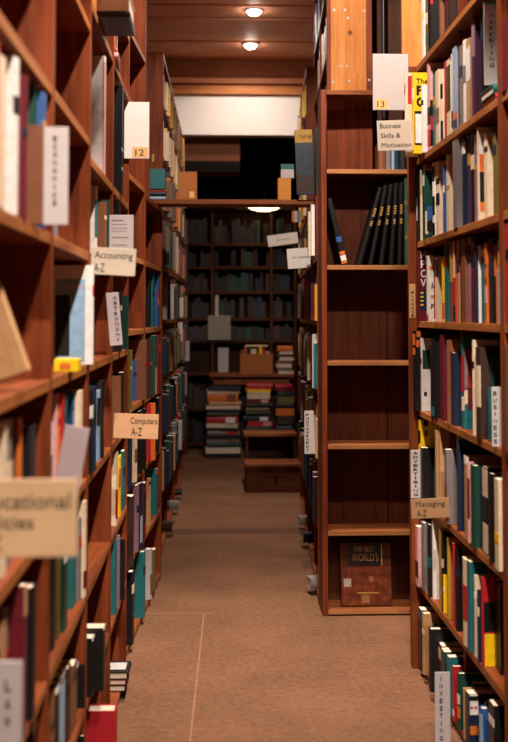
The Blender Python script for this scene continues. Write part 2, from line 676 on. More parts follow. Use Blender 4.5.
# header wall between shop floor and back room
zt = lambda v: at(250, v, YB).z
structure(MB().box((XL, YB, zt(95)), (XR, YB + .15, CEIL + .1)).build('wall_header', wood('header_boards', '7C4228', 'A05C38', 'x', .6)), 'brown boarded upper header')
structure(MB().box((XL, YB - .035, zt(84)), (XR, YB, zt(79))).build('trim_2', M_CEIL))
structure(MB().box((XL, YB - .05, zt(95)), (XR, YB, zt(87))).build('trim_3', wood('header_rail', 'B06A3C', 'D08A54', 'x', .5)))
structure(MB().box((XL, YB, zt(135)), (XR, YB + .15, zt(95))).build('trim_4', M_WHITE), 'white painted header panel')
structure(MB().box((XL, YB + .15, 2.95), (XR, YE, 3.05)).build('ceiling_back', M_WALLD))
a, b = at(150, 172, 9.62), at(240, 120, 9.62)
structure(MB().box((a.x, 9.62, a.z), (b.x, 9.95, 2.95)).build('trim_5', M_WALL), 'brown soffit in the back room')
structure(MB().box((a.x, 9.61, at(200, 172, 9.62).z), (b.x, 9.62, at(200, 161, 9.62).z)).build('trim_6', M_WALLD))

# ------------------------------------------------------------------ lamps
M_LAMP = emit('glowing_lamp_lens', (1.0, .86, .74), 75.0)
M_TRIM = plain('lamp_trim_white', 'D8CCC0', .4, .4, .02)
LIGHTC = (1.0, .86, .74)


def downlight(x, y, label, power, cone=100, tilt=(0, 0), blend=.5, radius=.045):
    r = empty('ceiling_light', (x, y, CEIL), label, 'ceiling light', 'round ceiling lights over the aisle')
    MB().lathe([(.046, 0), (.068, 0), (.066, -.008), (.048, -.012), (.046, 0)], (0, 0, 0), 28).build('trim_ring', M_TRIM, r, smooth=True)
    pr = [(.045, -.001)] + [(.045 * math.cos(a), -.010 - .030 * math.sin(a)) for a in [i * math.pi / 12 for i in range(6)]] + [(.0005, -.040)]
    MB().lathe(pr, (0, 0, 0), 28).build('lens', M_LAMP, r, smooth=True)
    ld = bpy.data.lights.new('lamp_bulb', 'SPOT')
    ld.energy = power
    ld.color = LIGHTC
    ld.spot_size = R(cone)
    ld.spot_blend = blend
    ld.shadow_soft_size = radius
    lo = bpy.data.objects.new('lamp_bulb', ld)
    COL.objects.link(lo)
    lo.parent = r
    lo.location = (0, 0, -.12)
    lo.rotation_euler = (R(tilt[0]), R(tilt[1]), 0)
    return r


def ceil_pt(u, v):
    r = ray(u, v); k = (CEIL - CAMH) / r.z
    return r.x * k, r.y * k


x1, y1 = ceil_pt(254, 10)
x2, y2 = ceil_pt(250.5, 44)
LX = x1
downlight(x2, y2, 'round glowing ceiling light, the farther one, nearest the white header', 19, 168, blend=.25)
downlight(x1, y1, 'round glowing ceiling light, the nearer one, at top edge of the photo', 42, 168, blend=.25)
downlight(LX, 6.95, 'round ceiling light over the aisle beyond the wooden plank', 210, 64, blend=.9)
downlight(LX, 4.25, 'round ceiling light over the aisle just before the empty bookcase', 520, 54, blend=.95)
downlight(LX, 2.85, 'round ceiling light over the aisle between the two numbered cards and the camera', 275, 156, blend=.1)
downlight(LX, -.3, 'round ceiling light over the near end of the aisle', 420, 119, blend=.1)
downlight(LX, 1.4, 'round ceiling light over the aisle above the first left bookcases', 310, 98, blend=.2)

# low lamp glowing in the back room
p = at(264, 206, 10.0)
lr = empty('pendant_lamp', (p.x, p.y, p.z), 'low round lamp glowing warm under the plank, far back', 'lamp')
MB().lathe([(.001, .06), (.05, .055), (.15, .025), (.18, .0), (.172, -.003), (.14, .016), (.001, .04)], (0, 0, 0), 32).build('lamp_shade', plain('lamp_shade_metal', '6A4A30', .4, .5), lr, smooth=True)
MB().lathe([(.001, -.05), (.06, -.045), (.12, -.03), (.165, .001), (.13, .012), (.001, .02)], (0, 0, 0), 32).build('diffuser', emit('pendant_glow', (1.0, .62, .32), 5.0), lr, smooth=True)
MB().lathe([(.006, .055), (.006, 2.95 - p.z)], (0, 0, 0), 8).build('hanging_rod', M_BLACK, lr)
pl = bpy.data.lights.new('pendant_bulb', 'SPOT'); pl.energy = 9; pl.color = (1, .72, .5); pl.spot_size = R(110); pl.spot_blend = .6; pl.shadow_soft_size = .12
po = bpy.data.objects.new('pendant_bulb', pl); COL.objects.link(po); po.parent = lr; po.location = (0, -.02, -.05); po.rotation_euler = (R(-12), 0, 0)

w = bpy.data.worlds.new('world'); SC.world = w; w.use_nodes = True
w.node_tree.nodes['Background'].inputs['Color'].default_value = (1.0, .86, .80, 1)
w.node_tree.nodes['Background'].inputs['Strength'].default_value = 0.008

SC.view_settings.view_transform = 'Standard'
SC.view_settings.look = 'None'
SC.view_settings.exposure = 0.0
SC.view_settings.gamma = 1.0

# ------------------------------------------------------------------ right aisle row
R1 = Row((.73, 0), (0, 1), 1)
ZR = [.03, .295, .60, .908, 1.224, 1.509, 1.809, 2.146, 2.45]
R1T = 2.72
DR = .24
c1 = bookcase(R1, 2.77, 3.97, ZR, R1T, DR, 'tall wooden bookcase of business books at right, ending beside the empty bookcase', 'bookcases along the right of the aisle', name='aisle_bookcase', divs=(3.33,), dset=.022)
bookcase(R1, 1.57, 2.768, ZR, R1T, DR, 'wooden bookcase at the right edge of the photo, nearest the camera', 'bookcases along the right of the aisle', name='aisle_bookcase', divs=(2.18,), dset=.022)
# pale upper end board of the far end
p0 = at(402.3, 60, 3.93)
rl = c1.location
eb = MB().box((p0.x - rl.x, 3.932 - rl.y, 2.148), (.92 - rl.x, 3.949 - rl.y, R1T - .023)).build('end_board', W_PINE, c1)
eb['label'] = 'pale knotty pine end board'
es = MB().box((.703 - rl.x, 3.932 - rl.y, 0), (.7295 - rl.x, 3.97 - rl.y, 2.147)).build('end_stile', W_UEDGE, c1, .002)
BR = [(3.341, 3.928), (2.791, 3.319), (2.191, 2.747)]
RC = 'right aisle bookcases'
GR = 'books in the right aisle bookcases'
AX = Row((0, 0), (0, 1), 1)


def art(info, u0, u1, v0, v1, key, name='cover_patch', e=.0006):
    """a printed patch on the cover that faces the camera (right-hand rows)"""
    o = info['o']; Y = o.location.y - .0001
    a, b = at(u0, v1, Y), at(u1, v0, Y)
    L = o.location
    x0 = max(a.x - L.x, 0.004)
    z0, z1 = max(a.z - L.z, .001), min(b.z - L.z, info['h'] - .001)
    if z1 <= z0 or b.x - L.x <= x0: return
    c = MB().box((x0, -e, z0), (b.x - L.x, 0.0002, z1)).build(name, bookmat(key), o)
    c['label'] = PAL[key][1] + ' patch on the cover'


def art_text(info, txt, u0, u1, v0, v1, key, bold=.02, name='cover_title', e=.0009):
    o = info['o']; Y = o.location.y
    a, b = at(u0, v1, Y), at(u1, v0, Y)
    L = o.location
    text_mesh(name, txt, a.x - L.x, b.x - L.x, a.z - L.z, b.z - L.z, bookmat(key), o, y=-e, bold=bold)


def shelf(k, strips, **kw):
    gap = (ZR + [R1T])[k + 1] - ZR[k] - .022
    kw.setdefault('depth', DR)
    if k in (1, 2, 3): kw['rec'] = (-.010, .006)
    return fill_shelf(R1, BR, ZR[k], gap, strips, k, RC, group=GR, **kw)


# eighth shelf (top of the photo)
I = shelf(7, [(420.5, -20, 'wh'), (424.3, -18, 'ol', (('te', .2, .3), ('cr', .45, .6))),
              (426.5, -30, 'bk', (), {'th': .05, 'hard': True, 'd': .012, 'label': 'big black binder beside the white book, eighth shelf of right aisle bookcases'}),
              (446, -22, 'db'), (456, -15, 'nv'), (466, -25, 'bk'), (480, -30, 'ma')])
if I[2]: art(I[2], 428, 433, -2, 4, 'rd'); art_text(I[2], 'International', 440.5, 458, 0.5, 3.5, 'cr')
# seventh shelf
I = shelf(6, [
    (404.5, 73, 'cr', (), {'d': -.05, 'th': .012, 'hard': False, 'dep': .16, 'label': 'cream paperback with red strip, sticking out behind the yellow book'}),
    (411.8, 74, 'ye', (), {'d': -.035, 'th': .03, 'hard': False, 'dep': .17, 'label': 'bright yellow book titled The Po, by the 13 card'}),
    (422.3, 91, 'wh', (), {'th': .022, 'label': 'short white book directly in front of the yellow book'}),
    (428, 66, 'pk', (('rd', .05, .25), ('bk', .3, .5)), {'label': 'pinkish art-covered book with dark and red patterned lower half'}),
    (432, 77, 'te'), (435.5, 72, 'cr', (('br', .3, .5),)), (440, 70, 'cr', (('nv', 0.02, .3), ('bk', .6, .8))),
    (443.5, 62, 'rd', (), {'label': 'crimson book on the seventh shelf, third left of the light blue book'}), (446.5, 61, 'cr', (('bk', .35, .92),)), (450.3, 55, 'cr', (('pu', .1, .3),)),
    (452.5, 49, 'lb', (('nv', .06, .16), ('or', .16, .24))),
    (459.5, 47, 'gy'), (462, 42, 'wh', (('gy', .5, .7),)), (466, 41, 'tn', (('wh', .5, .9),)),
    (470.6, 10, 'pu', (('mv', .6, .9),), {'th': .034, 'label': 'tall purple book left of the MARKETING card'}),
    (479.5, 8, 'bk', (), {'th': .03, 'nofill': True}),
    (497, 20, 'wh', (), {'th': .03, 'd': .0, 'label': 'white book with black S patch at the right edge of the photo'}),
    (503, 26, 'ma', (), {'th': .05, 'd': .01})], rec=(.012, .022))
if I[0]: art(I[0], 408, 411.6, 76, 104, 'rd')
if I[1]:
    art_text(I[1], 'The', 416.2, 427.5, 78.5, 84, 'bk', .02)
    art_text(I[1], 'Po', 416.5, 431, 85.5, 95.5, 'bk', .045)
    art_text(I[1], 'Of', 416.3, 431, 97, 107, 'bk', .045)
    art(I[1], 414, 424, 111, 145, 'bk'); art(I[1], 415.5, 424, 114, 143, 'wh', e=.0009)
if I[3]:
    art_text(I[3], 'MA', 430.5, 438, 67, 72, 'bk'); art(I[3], 427, 436, 100, 146, 'bk'); art(I[3], 428, 434, 116, 130, 'rd', e=.0009)
if len(I) > 16 and I[16]: art(I[16], 499, 509, 4, 19, 'bk'); art_text(I[16], 'S', 503.5, 507.5, 8, 16, 'wh')
# sixth shelf
I = shelf(5, [
    (417, 176, 'bk', (('lg', .3, .62),)), (420, 172, 'cr'), (422.3, 157, 'gn', (), {'d': .005, 'th': .03, 'label': 'dark green covered book with red corner, sixth shelf by the empty bookcase'}),
    (432, 163, 'wh', (('bk', .03, .2), ('bk', .3, .55), ('bk', .75, .95)), {'th': .02}), (435, 163, 'cr', (('bk', .42, .58), ('bk', .7, .78)), {'label': 'cream book with black oval marks, sixth shelf right of the green cover'}),
    (442.6, 166, 'bl'), (445.2, 156, 'cr', (), {'th': .045, 'label': 'plain cream book, widest pale one right of the blue spine'}),
    (454, 128, 'gy', (), {'th': .05, 'd': .006, 'label': 'big grey-brown book, tallest in the middle of the sixth shelf'}), (462.5, 138, 'nv', (('te', .95, .99), ('wh', .82, .95))),
    (466.5, 136, 'pu'), (469.5, 135, 'bk'), (473, 136, 'mv'), (477, 128, 'cr', (), {'d': .008, 'th': .014, 'label': 'picture-covered book of white, orange and black bands, sixth shelf'}),
    (484, 134, 'cr', (('bk', .78, .84),), {'th': .035}), (493, 133, 'ol', (), {'th': .03}), (499.5, 134, 'bk', (), {'th': .03}), (506, 125, 'rd')], rec=(.014, .026))
if I[2]:
    art(I[2], 423, 433, 158, 170, 'cr'); art(I[2], 425.5, 433, 160, 169, 'rd', e=.0009); art(I[2], 423, 428, 211, 234, 'cr'); art(I[2], 427, 433, 206, 220, 'bl', e=.0009); art(I[2], 427, 433, 221, 231, 'bk', e=.0012)
if I[12]:
    art(I[12], 477, 486, 133, 154, 'wh'); art(I[12], 477, 486, 154, 172, 'or'); art(I[12], 477, 486, 172, 202, 'bk'); art(I[12], 477, 486, 202, 211, 'or')
# fifth shelf
I = shelf(4, [
    (417, 246, 'ma', (), {'d': -.005, 'th': .018, 'label': 'maroon book lettered HPCV in white, beside the empty bookcase'}),
    (426.5, 256, 'wh', (('rd', .02, .1),), {'d': .004, 'th': .02, 'label': 'white and red book lettered A D F next to the maroon one'}),
    (433.8, 258, 'cr', (('db', .7, .97),)), (441, 258, 'ye', (('or', .05, .3),)), (443.5, 238, 'te', (), {'label': 'dark teal book right of the yellow spine on the fifth shelf'}),
    (448.5, 234, 'br', (('gd', .5, .9),)), (453, 231, 'rd', (('cr', .55, 1.0), ('bk', .02, .2))), (456.5, 236, 'tn'), (461.5, 238, 'br'), (467, 237, 'mv', (('bk', .7, .9),)),
    (471, 243, 'ma'), (474.5, 240, 'nv'), (478.2, 246, 'wh', (), {'th': .012}), (480, 246, 'te', (('cr', .85, .95),)), (484.5, 243, 'or', (('br', .5, .55), ('br', .7, .74), ('pk', .25, .45))),
    (488.5, 240, 'bk'), (494.3, 245, 'or', (('bk', .0, .6),), {'th': .012}), (496.5, 241, 'lb'), (504, 216, 'rd', (), {'d': .0, 'th': .04})], rec=(.014, .026))
if I[0]:
    for i, c in enumerate('HPCV'):
        art_text(I[0], c, 420.6, 426.0, 251 + i * 9.3, 258.8 + i * 9.3, 'wh', .015)
    art(I[0], 417, 426.5, 290, 310, 'nv')
    for i in range(4): art(I[0], 420.5, 423.5, 292 + i * 4, 293.6 + i * 4, 'ye', e=.0009)
if I[1]:
    art(I[1], 434, 437, 254, 319, 'rd')
    art_text(I[1], 'A', 431, 434, 282, 289, 'nv'); art(I[1], 431, 434, 295, 298, 'gd'); art_text(I[1], 'F', 431, 434, 304, 309, 'nv')
    art(I[1], 429.5, 434, 266, 270, 'or')
# fourth shelf
I = shelf(3, [
    (412, 329, 'bk', (('or', .82, .96), ('or', .7, .78)), {'d': -.012, 'th': .03, 'label': 'black book with orange mark at the end of the fourth shelf'}),
    (420, 338, 'wh', (), {'d': .004, 'th': .02, 'label': 'white book with green cover picture, fourth shelf beside the black book'}), (429.5, 345, 'bk', (('te', .02, .14),)), (433, 341, 'bk'), (439, 335, 'ma', (), {'label': 'dark maroon book, fourth shelf, left of the tall navy book'}),
    (446.5, 340, 'br'), (450, 352, 'nv', (), {'d': .012, 'th': .05, 'label': 'wide navy book in the middle of the fourth shelf'}), (460.5, 337, 'te', (('cr', .2, .35), ('rd', .4, .8)), {'d': .01, 'th': .03, 'label': 'book with patchwork cover of cream, red and teal, fourth shelf'}),
    (472, 340, 'cr', (), {'th': .012}), (474.5, 347, 'db', (('cr', .35, .8),), {'th': .05}), (487, 388, 'te', (), {'th': .03, 'label': 'teal book left of the BUSINESS card'}), (503, 345, 'br')], rec=(.014, .026))
if I[0]: art(I[0], 416.5, 420.5, 331, 337, 'or'); art(I[0], 416, 419.5, 340, 347, 'or')
if I[1]: art(I[1], 421, 430, 350, 369, 'gn'); art(I[1], 424, 427, 392, 396, 'bk')
if I[7]:
    art(I[7], 462, 468, 348, 388, 'gy'); art(I[7], 468, 474, 350, 388, 'rd'); art(I[7], 462, 468, 390, 404, 'cr'); art(I[7], 462, 474, 405, 420, 'te'); art(I[7], 468, 474, 388, 410, 'ma', e=.0009)
# third shelf
I = shelf(2, [
    (417, 415, 'ye', (('bk', .7, .86),), {'d': .0, 'th': .02, 'label': 'pale yellow book with black square above the ADVERTISING card'}),
    (420.5, 447, 'bk', (), {'d': -.002, 'th': .035, 'label': 'wide black book just right of the ADVERTISING card'}), (434.3, 430, 'tn'), (438.5, 428, 'tn', (), {'th': .02, 'label': 'tall tan book standing above its neighbours on the third shelf'}),
    (444.5, 449, 'gy', (('br', 0.02, .55),), {'th': .03}), (455, 440, 'nv', (), {'th': .012}), (456.5, 447, 'lb', (('te', .1, .3),), {'d': .012, 'th': .02, 'label': 'pale blue and teal picture-covered book on the third shelf'}), (463, 455, 'tn', (('wh', .9, .99),)), (467, 462, 'pk', (('ma', .3, .8),), {'th': .014}), (469.5, 464, 'gn', (), {'th': .05, 'label': 'thick dark green book under the cream pages, third shelf'}),
    (480, 468, 'nv'), (482.7, 466, 'bk', (('cr', .02, .35), ('cr', .66, .98))), (487, 472, 'bk'), (494.5, 478, 'cr', (('ye', .3, .4),))], rec=(.014, .026))
if I[0]: art(I[0], 423.5, 428, 419, 426, 'bk'); art(I[0], 425, 427.5, 430, 436, 'bk')
if len(I) > 6 and I[6]: art(I[6], 456, 463, 478, 492, 'te'); art(I[6], 456, 463, 492, 500, 'nv', e=.0009)
# second shelf
I = shelf(1, [
    (413.5, 520, 'pk', (('bk', .15, .42),), {'d': -.004, 'label': 'pinkish book with black band at the end of the second shelf'}), (420.5, 521, 'gy'), (426.5, 523, 'bk', (('te', .4, .55),)), (432, 519, 'wh', (), {'d': .006, 'th': .018, 'label': 'white-spined book in the middle of the second shelf, far bay'}), (438, 529, 'gd'), (441, 532, 'bk'), (443, 575, 'ye', (), {'th': .01}),
    (447, 538, 'gd', (), {'th': .014, 'label': 'mustard yellow book, tallest bright spine on the second shelf'}), (452.5, 543, 'rd', (), {'th': .012}), (454.5, 548, 'bk'), (461.5, 557, 'cr', (('rd', .3, .7),)), (467, 560, 'te', (), {'th': .034, 'label': 'teal green book on the second shelf, near bay'}), (474, 575, 'cr', (), {'th': .014}), (477, 590, 'nv', (), {'th': .012}), (480.5, 577, 'rd', (), {'d': .0, 'th': .02, 'label': 'red book with yellow cover patch, second shelf at right'}), (501, 600, 'gy')], rec=(.014, .026))
if len(I) > 14 and I[14]: art(I[14], 484, 499, 602, 632, 'bk'); art(I[14], 485, 499, 634, 672, 'ye', e=.0009); art(I[14], 485, 499, 672, 680, 'or', e=.0009)
# floor-level shelf: these stick out into the aisle
I = shelf(0, [
    (416, 605, 'gy', (), {'d': -.01}), (418.5, 607, 'bk', (('bl', .85, .93),), {'d': -.015}), (421.5, 612, 'tn', (), {'d': -.02, 'th': .03, 'label': 'tan pale book on the floor-level shelf, left of the black one'}), (428, 627, 'bk', (), {'d': -.03, 'th': .035, 'label': 'tall black book jutting out of the floor-level shelf'}), (435.5, 642, 'ma', (('cr', .7, .9),), {'d': -.012}), (441, 648, 'gn', (), {'d': -.012}),
    (447, 655, 'te', (), {'d': -.015, 'th': .03, 'label': 'teal green book right of the grey letter card, floor-level shelf'}), (452.5, 666, 'rd', (('wh', .1, .2),), {'th': .014, 'd': -.01}), (456.5, 672, 'gn', (('cr', .45, .62), ('or', .2, .4)), {'th': .024, 'd': -.01}), (463, 688, 'tn', (), {'th': .012, 'd': -.01}), (465.5, 690, 'nv', (), {'d': -.01, 'th': .04, 'label': 'dark book with white label and red marks, floor-level shelf'}), (478.5, 706, 'bl', (('lb', .1, .9),), {'d': -.005, 'th': .03}), (489, 700, 'bk')], rec=(-.02, .0))
if len(I) > 10 and I[10]:
    art(I[10], 466, 478, 693, 715, 'wh'); art(I[10], 469.5, 478, 696, 701, 'bk', e=.0009); art(I[10], 470.5, 473, 706.5, 709, 'rd', e=.0009); art(I[10], 474.5, 477, 706.5, 709, 'rd', e=.0009); art(I[10], 467, 478, 726, 735, 'or')

# cards of the right row
card('white card numbered 13 at the end of the right aisle bookcases', 3.925, 373, 408.3, 54, 110, [('13', .12, .32, .05, .16)], M_CARD, name='number_card', cat='number card',
     extra=[('sticker', .06, .42, .02, .2, M_STICK)])
card('cream sign reading Business Skills and Motivation under the 13 card', 3.80, 378, 413.5, 121, 151,
     [('Business', .08, .66, .74, .90), ('Skills &', .09, .64, .42, .58), ('Motivation', .11, .94, .11, .26)], M_CARDW, tilt=R(-2.0))
card('worn tan sign reading Managing A-Z across the third shelf at right', 3.395, 411.5, 450, 499, 519, [('Managing', .12, .88, .52, .86), ('A-Z', .14, .4, .1, .42)], plain('card_kraft', 'A07A58', .8, .2, .05), tilt=R(-2))
card('white upright card lettered MARKETING at upper right', 2.86, 484.5, 503, 2, 84, (), M_CARD, vert=('MARKETING', .27, .5, .2, .87), name='divider_card', cat='divider card', zbase=1.855,
     extra=[('sticker', 0.0, .75, .97, 1.0, bookmat('te'))])
card('white upright card lettered BUSINESS at the right edge', 2.83, 492.5, 510, 387, 457, (), M_CARD, vert=('BUSINESS', .07, .27, .03, .95), name='divider_card', cat='divider card', zbase=.9086)
card('narrow upright card lettered ADVERTISING in front of the black book', 3.90, 411, 422, 450, 502, (), M_CARD, vert=('ADVERTISING', .22, .62, .03, .98), name='divider_card', cat='divider card', zbase=.6006)
card('grey upright card lettered INVESTING on the floor-level shelf at right', 3.165, 435.3, 450, 672, 735, (), plain('card_grey', 'B8AEB0', .7, .3, .03), vert=('INVESTING', .3, .5, .04, .96), name='divider_card', cat='divider card', zbase=.0306)
card('tan tape strip lettered FINANCE on the end of the fifth shelf', 3.9305, 409.5, 415.5, 284, 318, (), plain('tape_tan', 'D0A070', .7, .3, .03), vert=('FINANCE', .3, .75, .02, .8), name='tape_label', cat='label')


def flat_book(cx, cy, z, w, d, t, key, label, rz=0.0, group=None, spine='front', hard=True):
    """a book lying flat: the case lies on its side, spine towards the camera (front) or away (back: pages show)"""
    mb, bt, bulge = book_case_mb(t, w, d, hard)
    # local: x depth, y thickness, z length  ->  lay down: length to X, thickness to Z
    M = Matrix(((0, 0, 1, -w / 2), (1, 0, 0, -d / 2), (0, 1, 0, 0), (0, 0, 0, 1)))
    if spine == 'back':
        M = Matrix.Rotation(math.pi, 4, 'Z') @ M
    mb.v = [tuple(M @ Vector(v)) for v in mb.v]
    o = mb.build('book', bookmat(key))
    tag(o, label, 'book', group)
    o.location = (cx, cy, z)
    o.rotation_euler = (0, 0, rz)
    pg = MB()
    q = .003
    pg.box((bt + bulge + .001, bt, q), (d - q, t - bt, w - q), 0, M)
    pg.build('page_block', M_PAGE, o)
    NBOOK[0] += 1
    return o


# flat pair under the MARKETING card
p = at(489, 95, 2.76)
flat_book(.80, 2.90, 1.8094, .13, .15, .018, 'rd', 'red book lying flat under the teal one, below the MARKETING card', R(90) + R(-90))
flat_book(.80, 2.90, 1.8282, .14, .14, .026, 'te', 'teal book lying flat on the red one, below the MARKETING card')
# loose leaves lying on the third shelf books
p = at(478, 456, 2.95)

# ------------------------------------------------------------------ the empty bookcase that faces the camera
YE_ = 4.61
ES = 238.4
ex0 = at(322, 350, YE_).x
exr = .93
EZ = [.026, .348, .705, 1.053, 1.4555, 1.862]
EF = Row((ex0, YE_), (1, 0), -1)       # runs along x; inward is +y
EF.m = Vector((0, 1, 0)); EF.ang = math.pi / 2
W_XEDGE = wood('worn_front_edge', '8A5632', 'B47C4C', 'x')
er = empty('empty_bookcase', (ex0, YE_, 0), 'tall narrow mostly empty bookcase facing the camera at the row end', 'bookcase')
EW = exr - ex0
ED = .165
MB().box((0, 0, 0), (.022, ED, 2.2)).build('side_panel', W_UP, er, .002)
MB().box((EW - .022, 0, 0), (EW, ED, 2.2)).build('side_panel', W_UP, er, .002)
for z in EZ:
    MB().box((.023, .001, z - .019), (EW - .023, ED - .001, z), 0, None, (2, 1)).build('shelf', [W_X, W_XEDGE], er, .0015)
MB().box((.023, .001, 2.180), (EW - .023, ED - .001, 2.2)).build('top_board', W_X, er, .0015)
bsx = at(387, 320, YE_ + ED).x - ex0
MB().box((.028, ED + .001, 0), (bsx - .002, ED + .010, 1.86)).build('back_board', W_BK, er, .001)
MB().box((bsx + .002, ED + .003, 0), (EW - .003, ED + .010, 1.86)).build('back_board', W_BK, er, .001)

# black volumes leaning on a green book
zE = EZ[4]
gp0, gp1 = at(405, 262, YE_ + .012), at(411.5, 178, YE_ + .012)
make_book(.03, gp1.z - zE - .001, .13, 'gn', 'dark green upright book that the black volumes lean on, empty bookcase', None, True, (('ol', .3, .34), ('ol', .7, .74)), True,
          (gp0.x + .03, YE_ + .012, zE + .0005), (0, 0, R(90)))
M_GILT = plain('gilt_lettering', 'B98A45', .35, .6, .1, 80)
M_DEEP = plain('book_cloth_deep_black', '0B0A0A', .55, .2, .1, 60)
c_ = gp0.x - .001                 # left face of whatever is leaned on
prev = 0.0
H_ = .352
T_ = .019
bases = []
for i, deg in enumerate((1.5, 4.0, 7.5, 11.5, 15.5)):
    an = R(deg)
    h = H_ - .003 * i
    br_ = c_ - (h * math.sin(an) - h * math.cos(an) * math.tan(prev)) - .0012
    o = make_book(T_, h, .135, 'bk', 'leaning black gilt lettered volume, %s from the dark green book' % ORD[i], 'black gilt volumes leaning in the empty bookcase', True, ((), )[:0], True)
    o.data.materials[0] = M_DEEP
    Mr = Matrix.Rotation(an, 4, 'Y') @ Matrix.Rotation(R(90), 4, 'Z')
    o.rotation_euler = Mr.to_euler()
    zc = min((Mr @ Vector((0, yy, 0))).z for yy in (0, T_))
    o.location = (br_, YE_ + .008, zE + .0008 - zc)
    g = MB()
    for (f0, f1, n) in ((.62, .74, 4), (.50, .57, 3)):
        for k in range(n):
            zz = h * (f0 + (f1 - f0) * k / max(n, 1))
            g.box((-.0008, T_ * .25, zz), (.006, T_ * .75, zz + h * (f1 - f0) / n * .55))
    g.build('gilt_lettering', M_GILT, o)
    c_ = br_ - T_ / math.cos(an) - .001
    prev = an

# a thin book leaning on the left side panel
p0, p1 = at(346, 265, YE_ + .02), at(330, 198, YE_ + .02)
h = math.hypot(p1.x - p0.x, p1.z - zE) - .004
a2 = math.atan2(p1.x - p0.x, p1.z - zE)
o = make_book(.022, h, .12, 'bk', 'thin black book leaning on the left side of the empty bookcase', None, True, (('wh', .06, .14), ('or', .15, .2), ('or', .02, .05), ('bl', .34, .42)), True)
Mr = Matrix.Rotation(a2, 4, 'Y') @ Matrix.Rotation(R(90), 4, 'Z')
o.rotation_euler = Mr.to_euler()
cs = [Mr @ Vector((0, yy, zz)) for yy in (0, .022) for zz in (0, h)]
o.location = (ex0 + .0235 - min(c.x for c in cs), YE_ + .015, zE + .0006 - min(c.z for c in cs))

# the displayed book on the lowest shelf
p0, p1 = at(341.5, 607, YE_ + .03), at(392, 545, YE_ + .03)
bw, bh = p1.x - p0.x, p1.z - EZ[0]
kx, kz = bw / 50.5, bh / 62.0
bk = empty('book', (p0.x, YE_ + .045, EZ[0] + .0027), 'dark brown picture book facing out on the lowest shelf of the empty bookcase', 'book')
bk.rotation_euler = (R(-6), 0, 0)
mcov = plain('cover_brown_painting', '4A2416', .3, .5, .55, 22)
fc = MB().box((0, 0, .001), (bw, .0025, bh)).build('front_cover', mcov, bk, .0008)
MB().box((0, .018, .001), (bw, .0205, bh)).build('back_cover', mcov, bk, .0008)
MB().box((0, .0025, .001), (.003, .018, bh)).build('spine', mcov, bk)
MB().box((.003, .0027, .004), (bw - .003, .0178, bh - .003)).build('page_block', M_PAGE, bk)
def cov(nm, u0, u1, v0, v1, m, e=.0005):
    return MB().box(((u0 - 341.5) * kx, -e, (607 - v1) * kz), ((u1 - 341.5) * kx, .0, (607 - v0) * kz)).build(nm, m, fc)
cov('title_panel', 350, 383, 546, 567.5, plain('cover_black_panel', '1A1210', .4, .4, .2))
cov('panel_edge', 382.4, 383.3, 546, 568, M_GILT, .0008)
cov('art_panel', 343, 392, 569, 606, plain('cover_art_rust', '6A3018', .35, .5, .6, 35), .0004)
M_DIM = plain('dull_gilt', '8A6238', .4, .5, .1)
text_mesh('cover_title', 'THE BEST', (355 - 341.5) * kx, (376 - 341.5) * kx, (607 - 554) * kz, (607 - 548) * kz, M_DIM, fc, y=-.001)
text_mesh('cover_title', 'WORLD\'S', (353 - 341.5) * kx, (379.5 - 341.5) * kx, (607 - 563) * kz, (607 - 555.5) * kz, M_DIM, fc, y=-.001)
cov('emblem', 344.5, 352, 580, 588, plain('cover_pale_blot', 'A89C90', .4, .4, .5, 200), .0008)
cov('art_figure', 358, 379, 593.5, 594.6, M_GILT, .0008)
cov('art_figure', 370, 374.5, 578, 583, M_DIM, .0008)
cov('art_figure', 362, 370, 596, 604, M_DIM, .0008)

# dim books standing on the sixth shelf behind the Business sign
xx = at(379, 160, YE_ + .03).x
for i, (k, t, h) in enumerate([('br', .03, .12), ('gy', .022, .15), ('lb', .012, .19), ('nv', .022, .2), ('bk', .03, .17), ('br', .03, .27)]):
    make_book(t, h, .12, k, '%s book on shelf behind the Business sign, %s from left' % (PAL[k][1], ORD[i]), None, True, (), True,
              (xx + t, YE_ + .03, EZ[5] + .0005), (0, 0, R(90)))
    xx += t + .0015

# ------------------------------------------------------------------ far right row: deep lower cases with a set back upper part
FA, FB = Vector((.452, 4.80, 0)), Vector((.578, 7.42, 0))
FR = Row(FA, FB - FA, 1)
FL = (FB - FA).length
FZ = [.03, .33, .62, .92, 1.22, 1.51, 1.80]
half = FL / 4
KEYS = ['bk', 'bk', 'bk', 'db', 'db', 'nv', 'gn', 'br', 'ma', 'tn', 'gy', 'cr', 'te', 'rd', 'or', 'nv', 'br', 'ol', 'gd', 'lg', 'pu']
GF = 'bookcases of the far right row'
bookcase(FR, 0, 2 * half, FZ[:-1], 1.80, .25, 'low deep bookcase directly behind the empty bookcase, under the pale pine hutch', GF, name='row_bookcase', divs=(half,), dset=.01, up=W_UP)
HZ = [1.83, 2.12, 2.42, 2.72]
hx = at(331, 50, 4.80)
hut = bookcase(FR, .0, 2 * half, HZ[1:], 3.02, .20, 'upper pale pine shelf unit standing above the empty bookcase', GF, name='row_bookcase', z0=1.802, setback=.045, divs=(half,), dset=.0)
